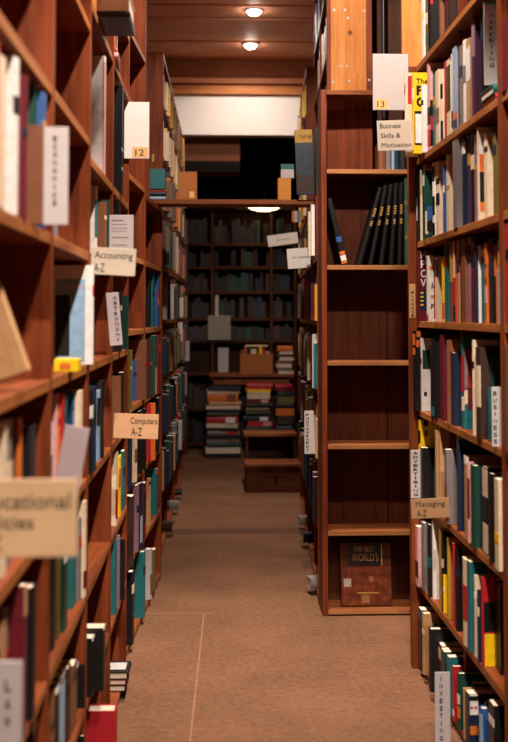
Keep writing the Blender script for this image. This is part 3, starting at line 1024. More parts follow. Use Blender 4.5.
# its near end board is new pale pine
a, b = at(331.0, 50, 4.785), at(371.5, 50, 4.785)
L = hut.location
MIW = hut.matrix_basis.inverted() if False else Matrix.Rotation(-FR.ang, 4, 'Z') @ Matrix.Translation(-hut.location)
mb = MB(); mb.box((a.x, 4.790, 2.195), (b.x, 4.7985, 3.02), 0, MIW)
eb = mb.build('end_board', W_PINE, hut); eb['label'] = 'bright pale pine end board'
for (u, v) in ((348, 18), (345, 10), (364, 11), (334, 10), (349, 81), (333, 82), (369, 80), (347, 66), (341, 66)):
    q = at(u, v, 4.790)
    MB().box((q.x - .005, 4.7885, q.z - .005), (q.x + .005, 4.7902, q.z + .005), 0, MIW).build('screw', M_METAL, eb)
bookcase(FR, 2 * half + .002, FL, FZ + [2.09, 2.37], 2.64, .25, 'tall bookcase at the far end of the right row, past the art sign', GF, name='row_bookcase', divs=(3 * half,), dset=.01)
for (a, b) in ((.022, half - .012), (half + .012, 2 * half - .022)):
    for i, z in enumerate(FZ[:-1]):
        g = FZ[i + 1] - z - .022
        bulk_shelf(FR, a + (.15 if i == 5 and a < .1 else 0), b, z, g, .25, KEYS, (-.02, .03) if i else (.05, .07))
    for i, z in enumerate(HZ[1:]):
        bulk_shelf(FR, a, b, z, .27, .24, KEYS, (.05, .075))
for (a, b) in ((2 * half + .024, 3 * half - .012), (3 * half + .012, FL - .022)):
    zz = FZ + [2.09, 2.37]
    for i, z in enumerate(zz):
        g = (zz + [2.64])[i + 1] - z - .022
        bulk_shelf(FR, a, b, z, g, .25, KEYS if i < 6 else ['cr', 'tn', 'ye', 'wh', 'or', 'bl', 'te', 'cr'], (-.02, .03) if i else (.05, .07))
# books that show at the near end of this row
def row_book(row, u, vt, z, s, d, key, label, th=.03, dep=.15, bands=(), gap=.3, h=None):
    if h is None:
        _, zt = row.hit(u, vt, d)
        dx = row.P(s, d, 0)
        h = at(u, vt, dx.y).z - z
    h = min(h, gap)
    return make_book(th, h, dep, key, label, None, True, bands, True, row.P(s if row.sg < 0 else s - th, d, z + .0005), (0, 0, row.ang))


def at_s(row, u, v, d):
    return row.hit(u, v, d)[0]


# a dark blue book showing its cover, leaning out of the ledge above the low case
Yc = 5.06
a, b = at(297, 187, Yc), at(314, 130, Yc)
zl = 1.8008
co = empty('book', (a.x, Yc, zl), 'dark blue-grey book with ochre title band facing out at aisle end', 'book')
W, H = b.x - a.x, b.z - zl
co.rotation_euler = (0, R(-2), 0)
mdk = plain('cover_blue_grey', '2C3640', .35, .5, .35, 25)
MB().box((0, 0, .001), (W, .0025, H)).build('front_cover', mdk, co, .0006)
MB().box((0, .022, .001), (W, .0245, H)).build('back_cover', mdk, co, .0006)
MB().box((W - .003, .0025, .001), (W, .022, H)).build('spine', mdk, co)
MB().box((.003, .003, .004), (W - .004, .0215, H - .003)).build('page_block', M_PAGE, co)
MB().box((0, -.0006, H * .80), (W, 0, H * 1.0)).build('title_band', bookmat('gd'), co)
MB().box((0, -.0006, H * .04), (W, 0, H * .3)).build('cover_patch', bookmat('db'), co)
text_mesh('cover_title', 'THE NE', W * .22, W * .98, H * .86, H * .92, M_INK, co, y=-.0012)
for i, (u, v, k, t) in enumerate(((316.5, 127, 'te', .014), (319.5, 129, 'wh', .02)  )):
    q = at(u - 2, v, 4.98)
    make_book(t, min(at(u, v, 4.98).z - zl, .30), .13, k, '%s book on the ledge, %s to the right of the dark blue cover' % (PAL[k][1], ORD[i]), None, True, (), True,
              (a.x + W + .004 + [0, .017, .040][i] + t, 4.98, zl), (0, 0, R(90)))

# ------------------------------------------------------------------ cards of the far right row
zb_ = 1.5106
for i, (k, t, u, v, l) in enumerate([('ma', .036, 314.5, 196, 'maroon book at the left edge of the empty bookcase, above the Art Technique sign'), ('wh', .022, 310.5, 205, 'white spined book just left of the maroon one, above the Art Technique sign'), ('cr', .028, 307.5, 212, 'cream book left of the white spine, above the Art Technique sign')]):
    s_ = .075 + i * .04
    d_ = FR.d_at(u, 230, s_)
    q = FR.P(s_, d_, 0)
    make_book(t, min(at(u, v, q.y).z - zb_, .262), .15, k, l, None, True, (), True, FR.P(s_ - t, d_, zb_), (0, 0, FR.ang))
card('cream sign reading Art Technique at the far right row', 5.25, 288, 311.5, 249, 269, [('Art Technique', .22, .95, .45, .62)], M_CARDLIT, tilt=R(-4))
card('white tilted sign, farther one, just above and left of the Art Technique sign', 6.35, 268.5, 299, 236, 247, [('Art History', .3, .75, .38, .56)], M_CARDLIT, tilt=R(-8))
card('white upright card with small letters near the step stool', 4.98, 304.5, 316, 411, 450, (), M_CARD, vert=('PHOTOGRAPHY', .12, .38, .05, .95), name='divider_card', cat='divider card', zbase=.6206)
card('white and blue tag sticking out at the plank end', 6.6, 292, 300, 211, 222, (), bookmat('lg'), name='divider_card', cat='divider card', extra=[('sticker', .0, .3, 0, 1, bookmat('or')), ('sticker', .7, 1, 0, 1, bookmat('bl'))])

# the companion row that stands back to back with the far right one, and a pole between
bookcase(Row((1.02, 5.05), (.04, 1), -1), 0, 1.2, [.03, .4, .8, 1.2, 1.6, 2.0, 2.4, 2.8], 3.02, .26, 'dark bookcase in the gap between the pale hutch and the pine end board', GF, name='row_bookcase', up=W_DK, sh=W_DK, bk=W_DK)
q = at(383.5, 30, 4.90)
po_ = MB().lathe([(.009, 0), (.009, CEIL)], (q.x, 4.90, 0), 12).build('metal_pole', M_BLACK, None, smooth=True)
tag(po_, 'black metal pole rising behind the empty bookcase to the ceiling', 'pole')

# ------------------------------------------------------------------ left aisle row
L1 = Row((-.301, 0), (0, 1), -1)
DL = .22
ZL = [.03, .325, .585, .86, 1.13, 1.40, 1.677, 1.955, 2.235]
ZM = [.03, .325, .585, .86, 1.13, 1.40, 1.635, 2.02, 2.235]
L1T = 2.62
GL = 'bookcases along the left of the aisle'
LC = 'left aisle bookcases'
GLB = 'books in the left aisle bookcases'
nml = ['wooden aisle bookcase at left, nearest the camera, with the large blurred cream sign',
       'wooden aisle bookcase at left, second from the camera, half empty with a blue book',
       'wooden aisle bookcase at left between the Accounting and the Computers signs',
       'wooden aisle bookcase at left ending at the 12 card']
BL = [(1.45, 2.06), (2.06, 2.67), (2.67, 3.28), (3.28, 3.89)]
for (s0, s1), l, zz in zip(BL, nml, (ZL, ZL, ZM, ZM)):
    bookcase(L1, s0, s1, zz, L1T, DL, l, GL, name='aisle_bookcase', th=.012)
BLI = [(a + .0125, b - .0125) for a, b in BL]


def lshelf(k, strips, far=False, **kw):
    zz = ZM if far else ZL
    gap = (zz + [L1T])[k + 1] - zz[k] - .022
    kw.setdefault('depth', DL)
    kw.setdefault('rec', (-.014, .006) if far else (.008, .02))
    return fill_shelf(L1, BLI[2:] if far else [BLI[1], BLI[0]], zz[k], gap, strips, k, ('far left aisle cases' if far else 'near left aisle cases'), group=GLB, **kw)


def lart(info, u0, u1, v0, v1, key, e=.0006, name='cover_patch'):
    """patch on the near side of a left-hand book (world frame to the book's frame)"""
    o = info['o']; Y = info['near']
    a, b = at(u0, v1, Y), at(u1, v0, Y)
    x_out = o.location.x                       # spine side
    lx0, lx1 = x_out - b.x, x_out - a.x
    lx0 = max(lx0, .0035)
    z0, z1 = max(a.z - o.location.z, .001), min(b.z - o.location.z, info['h'] - .001)
    if lx1 <= lx0 or z1 <= z0: return
    t = info['th']
    c = MB().box((lx0, t - .0002, z0), (lx1, t + e, z1)).build(name, bookmat(key), o)
    c['label'] = PAL[key][1] + ' patch on the cover'


# the near three bays, from the far end to the near end: u is the right-hand edge
# sixth shelf (1.40): bay with the white spiral card
lshelf(5, [(60, 108, 'gy', (), {'th': .03, 'd': .045}), (46.5, 78, 'bl', (), {'th': .03, 'd': .0, 'label': 'blue-spined book above the spiral letter card, upper left'}), (37.5, 80, 'gn', (), {'th': .02, 'd': .008}), (29, 78, 'ma', (), {'th': .03, 'd': -.003, 'label': 'maroon-spined book between the white book and the blue spine, upper left'}),
           (20.5, 49, 'wh', (), {'th': .03, 'd': .0, 'dep': .17, 'label': 'large white book at the upper left edge of the photo'}), (6, 60, 'cr', (), {'th': .04, 'd': .0}), (1, 45, 'rd', (), {'th': .03, 'd': .0})], fill=False)
lshelf(5, [(42.5, 125, 'br', (), {'th': .018, 'd': .03, 'label': 'plain brown book directly left of the spiral letter card'})], fill=False) if False else None
card('white letter card with dotted vertical lettering, upper left, blurred', 1.865, 41, 68.5, 127, 237, (), M_CARD, vert=('ECONOMICS', .42, .58, .18, .92), name='divider_card', cat='divider card', zbase=1.4006, tilt=R(0))
q = at(30, 125, 1.74)
make_book(.018, at(36, 125, 1.84).z - 1.4006, .09, 'br', 'plain brown book standing just left of the dotted letter card', None, False, (), True, (at(42.3, 125, 1.835).x, 1.858, 1.4006), (0, 0, R(180)))
# fifth shelf (1.13): blue book with white margin, leaning wooden-looking book, yellow box
I = lshelf(4, [(94, 264, 'wh', (), {'th': .02, 'd': -.012, 'clamp': 1, 'dep': .16, 'hard': False, 'label': 'white-edged book with blue cover facing the camera, left shelf'})], fill=False)
if I[0]:
    lart(I[0], 55, 85.5, 279, 362, 'lb'); lart(I[0], 55, 70, 295, 356, 'bk', e=.0009); lart(I[0], 55, 84, 286, 288, 'lg', e=.0009)
p0, p1 = at(54, 368, 2.30), at(78, 353, 2.30)
yb = empty('small_box', ((p0.x + p1.x) / 2, 2.33, 1.1305), 'small yellow box lying in front of the blue cover', 'box')
W = (p1.x - p0.x) / 2
MB().box((-W, -.03, 0), (W, .03, .026)).build('box_body', bookmat('ye'), yb, .001)
MB().box((-W * .5, -.0315, .006), (W * .4, -.03, .018)).build('box_label', bookmat('or'), yb)
# leaning tan book in the nearest bay
p0, p1 = at(30, 370, 1.72), at(-2, 284, 1.72)
o = make_book(.02, .20, .10, 'tn', 'tan book leaning over in the left shelf at the photo edge', None, True, (), True)
a3 = math.atan2(p1.x - p0.x, .2)
mb, bt, bulge = None, 0, 0
Mr = Matrix.Rotation(R(-20), 4, 'Y') @ Matrix.Rotation(R(180), 4, 'Z')
o.rotation_euler = Mr.to_euler()
cs = [Mr @ Vector((xx, yy, zz)) for xx in (0, .1) for yy in (0, .02) for zz in (0, .2)]
o.location = (p0.x - max((Mr @ Vector((xx, 0, 0))).x for xx in (0, .1)), 1.74, 1.1306 - min(c.z for c in cs))
# fourth shelf (.86)
I = lshelf(3, [(83.5, 390, 'cr', (), {'th': .04, 'd': .0, 'label': 'cream book at the right of the fourth shelf above the blurred sign'}), (75, 391, 'bl', (('lb', .1, .8),), {'th': .014, 'd': .012}), (68, 393, 'te', (), {'th': .02, 'd': .01}), (65, 393, 'rd', (), {'th': .02, 'd': .008, 'label': 'red book above the grey leaning sheet, left shelf'}), (61, 393, 'or', (), {'th': .014}), (58, 394, 'pk', (), {'th': .014}),
               (52.5, 423, 'wh', (('te', .0, .68),), {'d': .0, 'th': .03, 'label': 'white and teal book above the blurred cream sign'}), (37.5, 424, 'bk', (), {'th': .06, 'd': .01, 'label': 'thick black book above the blurred cream sign'}), (23, 417, 'br', (('or', .0, 1.0),), {'th': .03, 'd': .018, 'label': 'orange-brown book left of the thick black one, above the blurred sign'}), (12, 418, 'gy', (), {'th': .03}), (9.5, 420, 'cr', (), {'th': .04})], fill=False)
card('lilac-grey sheet leaning among the books above the blurred sign', 2.03, 46.5, 72, 423, 482, (), plain('sheet_lilac', 'A8969A', .8, .2, .05), tilt=R(10), name='paper_sheet', cat='paper', zbase=.8606)
s_, w_, h_ = card('large blurred cream sign reading Educational at the left edge', 1.445, -45, 77.5, 479, 558, [('Educational', .12, .94, .62, .82), ('Policies', .16, .64, .36, .54), ('A-Z', .16, .38, .1, .28)], plain('card_cream_worn', 'DDB98E', .7, .3, .08, 18))
# third shelf (.585)
lshelf(2, [(89, 497, 'cr', (('ma', .1, .28),), {'th': .03, 'd': .0, 'clamp': 1, 'label': 'cream book with maroon foot at the right of the third shelf, left row'}), (84, 510, 'gy', (), {'th': .03}), (78.5, 520, 'te', (), {'th': .06, 'label': 'teal book on the third shelf under the blurred sign'}), (68, 530, 'gn'), (62, 540, 'ol'), (57, 540, 'bk'), (37.5, 583, 'bk', (), {'th': .04, 'd': -.006, 'label': 'tall black book in the bottom left corner of the photo'}), (27, 584, 'ma', (('tn', .8, .99),), {'th': .02, 'd': -.004, 'label': 'maroon book left of the tall black one, bottom left corner'}), (14, 600, 'gy', (), {'th': .04}), (6, 620, 'tn', (), {'th': .05})], fk=['bk', 'db'])
# second shelf (.325)
lshelf(1, [(88, 645, 'bk', (), {'d': .012, 'clamp': 1}), (82, 652, 'nv', (('wh', .9, .98),)), (76.5, 660, 'br'), (72, 664, 'db'), (66, 671, 'gy', (('lb', .05, .9),), {'label': 'grey-blue book on the second shelf, left row near bay'}), (60, 680, 'bk', (('wh', .9, .97),)), (55, 690, 'br'),
           (42, 712, 'bk', (('cr', .93, .99),))], fk=['bk', 'db'])
card('white ring-bound card with dark marks in the bottom left corner', 1.50, -30, 22.5, 661, 760, (), M_CARD, vert=('LAW', .66, .78, .55, .9), name='divider_card', cat='divider card', zbase=.5856)
# floor-level shelf
lshelf(0, [(88, 712, 'bk', (), {'clamp': 1}), (80, 720, 'gy'), (70, 720, 'bk')], fk=['bk', 'db'])
# far half: between the signs
# seventh shelf (1.64)
I = lshelf(6, [(123.5, 84, 'bk', (('nv', .45, .65), ('lb', .4, .43), ('lb', .22, .25)), {'d': -.004, 'th': .05, 'label': 'tall navy-black volume left of the 12 card'}), (113.5, 95, 'gn', (), {'d': .012, 'th': .03, 'label': 'tall dark green volume left of the navy one by the 12 card'}),
               (106.5, 58, 'wh', (('pk', .0, .95),), {'d': .004, 'th': .035, 'dep': .15, 'label': 'big white book at upper left, tallest white cover in the left row'})], far=True, fill=False)
# eighth shelf (1.945)
I = lshelf(7, [(117.5, 20, 'or', (('bk', .5, .95),), {'d': .012, 'th': .03, 'label': 'orange book on the high left shelf under the flat white volume'})], far=True, fill=False)
flat_book(-.375, 3.385, 2.0205, .16, .16, .022, 'pk', 'pink striped book lying flat on the high left shelf, lower one', R(3))
flat_book(-.378, 3.385, 2.043, .15, .15, .02, 'ma', 'maroon book lying flat on the pink one, high left shelf', R(-6))
# flat white volume on the top shelf
flat_book(-.345, 2.93, 2.0205, .25, .20, .016, 'bk', 'black album lying flat under the thick pale volume, top left shelf')
flat_book(-.347, 2.93, 2.0370, .25, .20, .055, 'wh', 'thick pale volume lying flat on the top left shelf')
p0 = at(84, 10, 2.5)
wb = empty('wooden_box', (-.373, 2.758, 2.0204), 'bright pine box end on the high left shelf', 'box')
MB().box((-.07, -.05, 0), (.07, .05, .10)).build('box_body', W_PINE, wb, .002)
MB().box((-.02, -.0506, .06), (.02, -.05, .07)).build('handle_slot', W_DK, wb)
# sixth shelf (1.40) far half
lshelf(5, [(120.5, 200, 'bk', (('lg', .5, .6),)), (115, 205, 'nv', (('wh', .6, .7),)), (109.5, 200, 'gn', (), {'label': 'dark green spine right of the plain brown book, sixth shelf, left row'}), (106.5, 203, 'br', (), {'d': .002, 'th': .03, 'dep': .15, 'label': 'plain brown cover above the Accounting sign'}), (98, 168, 'wh', (('te', .3, .8),), {'d': .02, 'th': .03, 'label': 'white and teal book above the plain brown cover, left row'})], far=True, fk=['bk', 'db'])
# fifth shelf (1.13) far half
lshelf(4, [(129, 296, 'gn', (), {'th': .05, 'd': -.006, 'label': 'dark green book right of the ASTRONOMY card'}), (122, 292, 'bk'), (116, 282, 'cr', (), {'d': .0, 'th': .012, 'label': 'cream book showing above the ASTRONOMY card'})], far=True, fill=False)
# fourth shelf (.86)
lshelf(3, [(124, 372, 'bk'), (121, 376, 'br'), (117, 392, 'tn', (), {'d': .0, 'label': 'tan book above the left end of the Computers sign'}), (112, 372, 'te', (('wh', .92, .99),), {'d': .004, 'label': 'teal book left of the post by the Computers sign'}), (105, 380, 'bk'), (101, 390, 'lb', (('bk', .5, .9),)), (97, 386, 'nv'), (94, 388, 'bk')], far=True, fk=['bk', 'db'])
# third shelf (.585): only the far bay
lshelf(2, [(125, 450, 'te', (), {'label': 'teal book below the Computers sign, third shelf, left row'}), (121.5, 455, 'ye', (('or', .5, .8),), {'d': .005}), (118.5, 452, 'cr', (('rd', .1, .5),), {'d': .002, 'label': 'cream spotted book below the Computers sign, third shelf'}), (115, 455, 'bk')], far=True, fk=['bk', 'db'])
# second shelf
lshelf(1, [(125, 540, 'bk'), (122.5, 530, 'nv'), (120, 532, 'mv', (), {'th': .016, 'label': 'mauve book on the second shelf, far bay of left row'}), (117.5, 535, 'te'), (115, 540, 'bk'),
           (105.5, 624, 'bk', (('wh', .97, 1.0),), {'th': .045, 'd': -.032, 'dep': .15, 'label': 'large black book with white page tops, lower left by the aisle'}), (97, 632, 'bk', (('wh', .95, 1.0),), {'th': .04})], far=True, fk=['bk', 'db'])
# floor-level shelf
lshelf(0, [(127, 640, 'bk', (), {'th': .05, 'd': .0, 'nofill': True}), (118, 705, 'rd', (('wh', .3, .6),), {'d': -.06, 'th': .05, 'dep': .2, 'nofill': True, 'label': 'red book with white label on the floor-level shelf at left'})], far=True, fill=False)
# flat stack sticking out at the floor
flat_book(-.340, 3.70, .0305, .12, .12, .02, 'bk', 'black book lying flat at the bottom of the stack by the left aisle floor', R(90))
flat_book(-.338, 3.70, .0508, .12, .12, .018, 'ma', 'maroon book lying flat in the middle of the low stack by the left aisle', R(90))
o = flat_book(-.336, 3.70, .0692, .12, .125, .022, 'bk', 'black book with white label on top of the low stack by the left aisle', R(90))
MB().box((-.03, -.05, .0218), (.04, .03, .0226)).build('cover_label', bookmat('lg'), o)

# cards of the left row
card('white card numbered 12 at the upper left row', 3.866, 124, 149.3, 102, 158.5, [('12', .45, .8, .05, .16)], M_CARDLIT, name='number_card', cat='number card', extra=[('sticker', .34, .97, .02, .2, M_STICK)])
card('cream sign reading Accounting A-Z on the left row', 2.69, 90, 135, 247, 274, [('Accounting', .08, .93, .53, .86), ('A-Z', .08, .32, .1, .42)], M_CARDW, tilt=R(3))
card('tan sign reading Computers A-Z on the left row', 3.30, 113, 158, 413, 438, [('Computers', .38, .97, .52, .86), ('A-Z', .4, .64, .12, .45)], plain('card_tan', 'D0A076', .7, .3, .06, 18), tilt=R(2))
card('narrow upright card lettered ASTRONOMY on the left row', 3.12, 110, 123, 293, 346, (), plain('card_lilac', 'C2B2B6', .7, .3, .03), vert=('ASTRONOMY', .55, .82, .05, .95), tilt=R(-5), name='divider_card', cat='divider card')
card('white printed sheet standing behind the Accounting sign', 3.12, 108.5, 133.5, 215, 262, (), M_CARD, name='paper_sheet', cat='paper',
     extra=[('printed_line', .12, .6, .88, .89, M_INK), ('printed_line', .12, .75, .8, .806, bookmat('gy')), ('printed_line', .12, .75, .72, .725, bookmat('gy')), ('printed_line', .12, .75, .66, .665, bookmat('gy')), ('printed_line', .12, .8, .52, .527, M_INK), ('printed_line', .12, .75, .36, .366, M_INK)])

# ------------------------------------------------------------------ second left stretch, turned a little into the aisle
L2 = Row((-.326, 3.9), (.0555, 1.0), -1)
Z2 = [.03, .33, .62, .90, 1.19, 1.473, 1.775, 2.06, 2.32]
L2T = 2.9
S2 = 1.40
bookcase(L2, 0.002, .70, Z2, L2T, .22, 'tall red-brown bookcase at left directly behind the 12 card', GL, name='aisle_bookcase')
bookcase(L2, .702, S2, Z2[:6], 1.755, .22, 'lower red-brown bookcase at left whose top carries the plank end', GL, name='aisle_bookcase')
B2 = [(.023, .679), (.723, S2 - .021)]
for k, strips in {
    4: [(163.5, 272, 'db'), (160, 268, 'bl', (('rd', .55, .7), ('or', .4, .54)), {'label': 'blue and red book right of the leaning teal book, left row past the Accounting sign'}), (155, 270, 'te', (), {'th': .05, 'label': 'teal book in the dark case past the Accounting sign'}), (151, 272, 'bk')],
    3: [(164, 330, 'tn', (('rd', .85, .95),)), (161, 332, 'ma'), (157, 330, 'gn', (('tn', .0, .45),)), (152, 338, 'db'), (147, 340, 'br'), (137, 360, 'bl', (), {'d': .02, 'label': 'blue book low in the dark case, above the Computers sign'}), (133, 350, 'ol')],
    2: [(165, 383, 'gy', (), {'th': .04, 'd': -.004, 'label': 'tall grey-green book right of the Computers sign'}), (159.5, 390, 'bk'), (155.5, 392, 'or', (), {'label': 'orange book right of the Computers sign'}), (152, 390, 'rd', (), {'label': 'red book touching the right end of the Computers sign'}), (147, 400, 'bk'), (143, 402, 'bk'), (138, 396, 'cr', (('br', .3, .5),)), (133, 400, 'nv')],
    1: [(158.5, 468, 'te', (('or', .9, .96),), {'d': .0, 'th': .06, 'label': 'dark teal book at the right of the second shelf past the Computers sign'}), (151, 478, 'tn', (('bk', .88, .94),), {'d': .0, 'th': .03, 'label': 'tan book beside the dark teal one, second shelf, left'}), (147, 480, 'ma', (('bk', .3, .8),)), (143, 482, 'nv', (('lb', .1, .5),)), (139.5, 480, 'mv', (), {'th': .05}), (134, 485, 'db')],
    0: [(156, 548, 'ol', (), {'d': -.01}), (152.5, 548, 'lg', (('br', .1, .5),), {'d': -.012, 'th': .04, 'label': 'pale grey book right of the teal one on the floor-level shelf'}), (146, 550, 'te', (), {'d': -.016, 'th': .05, 'dep': .17, 'label': 'large teal book standing at the aisle floor on the left'}), (135, 552, 'bk')],
    5: [(163, 225, 'br')],
}.items():
    gap = (Z2 + [L2T])[k + 1] - Z2[k] - .022
    fill_shelf(L2, B2, Z2[k], gap, strips, k, 'dark left case', .22, rec=(-.03, -.006) if k < 4 else (.004, .018), group='books in the dark left bookcase', fk=['bk', 'db', 'br'], fill=(k < 4))

# ------------------------------------------------------------------ far left row
GA, GB = Vector((-.268, 5.75, 0)), Vector((-.240, 8.75, 0))
GRW = Row(GA, GB - GA, -1)
GLn = (GB - GA).length
GZ = [.03, .33, .63, .93, 1.22, 1.51, 1.80, 2.08, 2.36]
q4 = GLn / 4
for i in range(2):
    bookcase(GRW, i * 2 * q4 + .001 * i, (i + 1) * 2 * q4, GZ, 2.63, .27, ['reddish bookcase whose end panel faces the camera, under the ceiling boards at left', 'reddish bookcase at the far end of the left row by the dark back room'][i], 'bookcases of the far left row', name='row_bookcase', divs=((2 * i + 1) * q4,), dset=.01)
for i in range(4):
    a, b = i * q4 + .024, (i + 1) * q4 - .024
    for k, z in enumerate(GZ):
        g = (GZ + [2.63])[k + 1] - z - .022
        keys = KEYS if k < 7 else ['ye', 'cr', 'tn', 'wh', 'or', 'te', 'cr', 'pk']
        bulk_shelf(GRW, a, b, z, g, .27, keys, (.05, .07) if k == 0 else (-.035, .02) if k < 7 else (-.02, .02))
# things on the end panel of that row
p = at(153, 158, 5.74)
tagp = MB().box((p.x - .006, 5.742, p.z - .02), (p.x + .006, 5.748, p.z + .02)).build('tag_label', bookmat('gd'))
tag(tagp, 'small orange tag stuck on the end panel right of the 12 card', 'label')

# ------------------------------------------------------------------ the plank across the aisle and what stands on it
YP = 5.10
zp = at(250, 199.5, YP).z
p1 = at(303, 199, YP)
pk = MB().box((-.31, YP, zp - .022), (p1.x + .05, YP + .16, zp)).build('wooden_plank', W_X, None, .002)
tag(pk, 'long wooden plank laid across the aisle from shelf to shelf', 'plank')
def on_plank(nm, u0, u1, v0, v1, d, mat, label, cat, zb=None, yo=.03):
    a, b = at(u0, v1, YP + yo), at(u1, v0, YP + yo)
    z = zp + .0004 if zb is None else zb
    r = empty(nm, ((a.x + b.x) / 2, YP + yo, z), label, cat)
    w = (b.x - a.x) / 2
    h = b.z - z
    return r, w, h, d, mat
r, w, h, d, m = on_plank('cardboard_box', 178.5, 197, 172, 200, .1, M_KRAFT, 'brown cardboard box on the left part of the plank', 'box')
MB().box((-w, 0, 0), (w, d, h)).build('box_body', m, r, .002)
MB().box((-w, .0, h), (w, d * .5, h + .002)).build('flap', m, r)
MB().box((-w, d * .505, h), (w, d, h + .002)).build('flap', m, r)
MB().box((w * .2, -.0006, h * .08), (w * .7, 0, h * .3)).build('box_label', M_STICK, r)
r, w, h, d, m = on_plank('cardboard_box', 278, 291, 178.5, 200, .1, plain('kraft_orange', 'D08A40', .7, .2, .06), 'orange-tan box on the right part of the plank', 'box')
MB().box((-w, 0, 0), (w, d, h)).build('box_body', m, r, .002)
MB().box((-w, .0, h), (w, d, h + .0015)).build('lid', m, r)
zb = r.location.z + h + .002
r2, w, h, d, m = on_plank('small_box', 281, 294, 164, 178, .08, M_CARD, 'white box with teal top standing on the orange-tan box', 'box', zb)
MB().box((-w, 0, 0), (w, d, h * .62)).build('box_body', m, r2, .001)
MB().box((-w, 0, h * .62), (w, d, h)).build('lid', bookmat('te'), r2, .001)
# teal books at the left end of the plank
a, b = at(150, 201, YP + .02), at(166, 169, YP + .02)
wd = b.x - a.x
zz = zp + .0005
for i, (t, k, l) in enumerate([(.014, 'lb', 'pale blue book lying flat on the plank at far left, lowest of three'), (.024, 'bk', 'black book lying flat on the plank at far left, middle of three'), (.010, 'or', 'thin orange book lying flat at far left, under the upright teal book')]):
    flat_book((a.x + b.x) / 2, YP + .08, zz, wd, .12, t, k, l)
    zz += t + .0005
make_book(.03, b.z - zz, wd, 'te', 'dark teal book standing on the flat books at the left plank end', None, True, (), True, (b.x, YP + .04, zz), (0, 0, R(180)))

# ------------------------------------------------------------------ back room: dim bookcase, counter, stacks, stool
YK = 10.25
kx0, kx1 = at(178, 300, YK).x, at(296.5, 300, YK).x
KZ = [.06, .38, .71, 1.01, 1.213, 1.463, 1.695, 1.91]
KW = kx1 - kx0
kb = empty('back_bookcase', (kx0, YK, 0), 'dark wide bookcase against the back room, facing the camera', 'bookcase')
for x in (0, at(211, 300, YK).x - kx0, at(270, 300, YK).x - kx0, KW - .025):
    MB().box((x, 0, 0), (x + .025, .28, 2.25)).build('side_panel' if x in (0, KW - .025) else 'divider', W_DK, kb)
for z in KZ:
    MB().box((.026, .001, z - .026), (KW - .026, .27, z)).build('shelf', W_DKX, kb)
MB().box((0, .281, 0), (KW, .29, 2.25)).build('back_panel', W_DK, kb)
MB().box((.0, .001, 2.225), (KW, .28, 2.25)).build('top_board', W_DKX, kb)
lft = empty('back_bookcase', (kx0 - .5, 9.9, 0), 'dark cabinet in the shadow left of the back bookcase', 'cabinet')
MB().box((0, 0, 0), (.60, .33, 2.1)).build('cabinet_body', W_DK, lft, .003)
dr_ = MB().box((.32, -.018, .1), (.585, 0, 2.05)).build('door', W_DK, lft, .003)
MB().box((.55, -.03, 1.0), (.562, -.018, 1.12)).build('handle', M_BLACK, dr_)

BK = Row((kx0, YK), (1, 0), -1)
BK.m = Vector((0, 1, 0)); BK.ang = math.pi / 2
random.seed(21)
cols = [(kx0 + .027, at(211, 300, YK).x - .002), (at(211, 300, YK).x + .027, at(270, 300, YK).x - .002), (at(270, 300, YK).x + .027, kx1 - .027)]
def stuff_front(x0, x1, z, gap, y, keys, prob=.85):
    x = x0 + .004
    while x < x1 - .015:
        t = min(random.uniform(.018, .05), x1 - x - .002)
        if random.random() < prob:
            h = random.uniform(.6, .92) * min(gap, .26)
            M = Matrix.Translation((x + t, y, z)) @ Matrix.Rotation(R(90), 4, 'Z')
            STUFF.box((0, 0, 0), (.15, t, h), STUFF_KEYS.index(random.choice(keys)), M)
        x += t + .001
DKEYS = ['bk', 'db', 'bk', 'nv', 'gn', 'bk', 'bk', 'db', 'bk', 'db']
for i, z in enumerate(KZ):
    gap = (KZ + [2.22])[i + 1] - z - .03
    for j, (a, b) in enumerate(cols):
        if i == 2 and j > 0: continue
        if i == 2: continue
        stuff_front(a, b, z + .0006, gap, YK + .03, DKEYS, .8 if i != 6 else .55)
# lit things of the back bookcase
def back_item(nm, u0, u1, v0, z, mat, label, cat, d=.03, y=YK + .005):
    a, b = at(u0, 300, y), at(u1, v0, y)
    r = empty(nm, (a.x, y, z + .0005), label, cat)
    MB().box((0, 0, 0), (b.x - a.x, d, b.z - z)).build('cover', mat, r, .002)
    MB().box((.004, .003, b.z - z), (b.x - a.x - .004, d - .003, b.z - z + .0015)).build('page_block', M_PAGE, r)
    return r
back_item('binder', 208, 230.5, 316, 1.01, plain('binder_grey', '8A847C', .6, .3, .05), 'pale grey binder facing out on the dark back bookcase', 'binder', .04, YK - .045)
back_item('book', 218, 228.5, 348, .71, bookmat('lg'), 'white book standing alone left of the cardboard box', 'book')
back_item('book', 215.2, 218.5, 295.5, 1.213, bookmat('lg'), 'narrow pale book on the back bookcase above the grey binder', 'book', .02)

# cardboard box full of books
a, b = at(240, 371, 10.0), at(272.5, 346, 10.0)
bx0, bx1 = a.x, b.x
bw = bx1 - bx0
zc = .7105
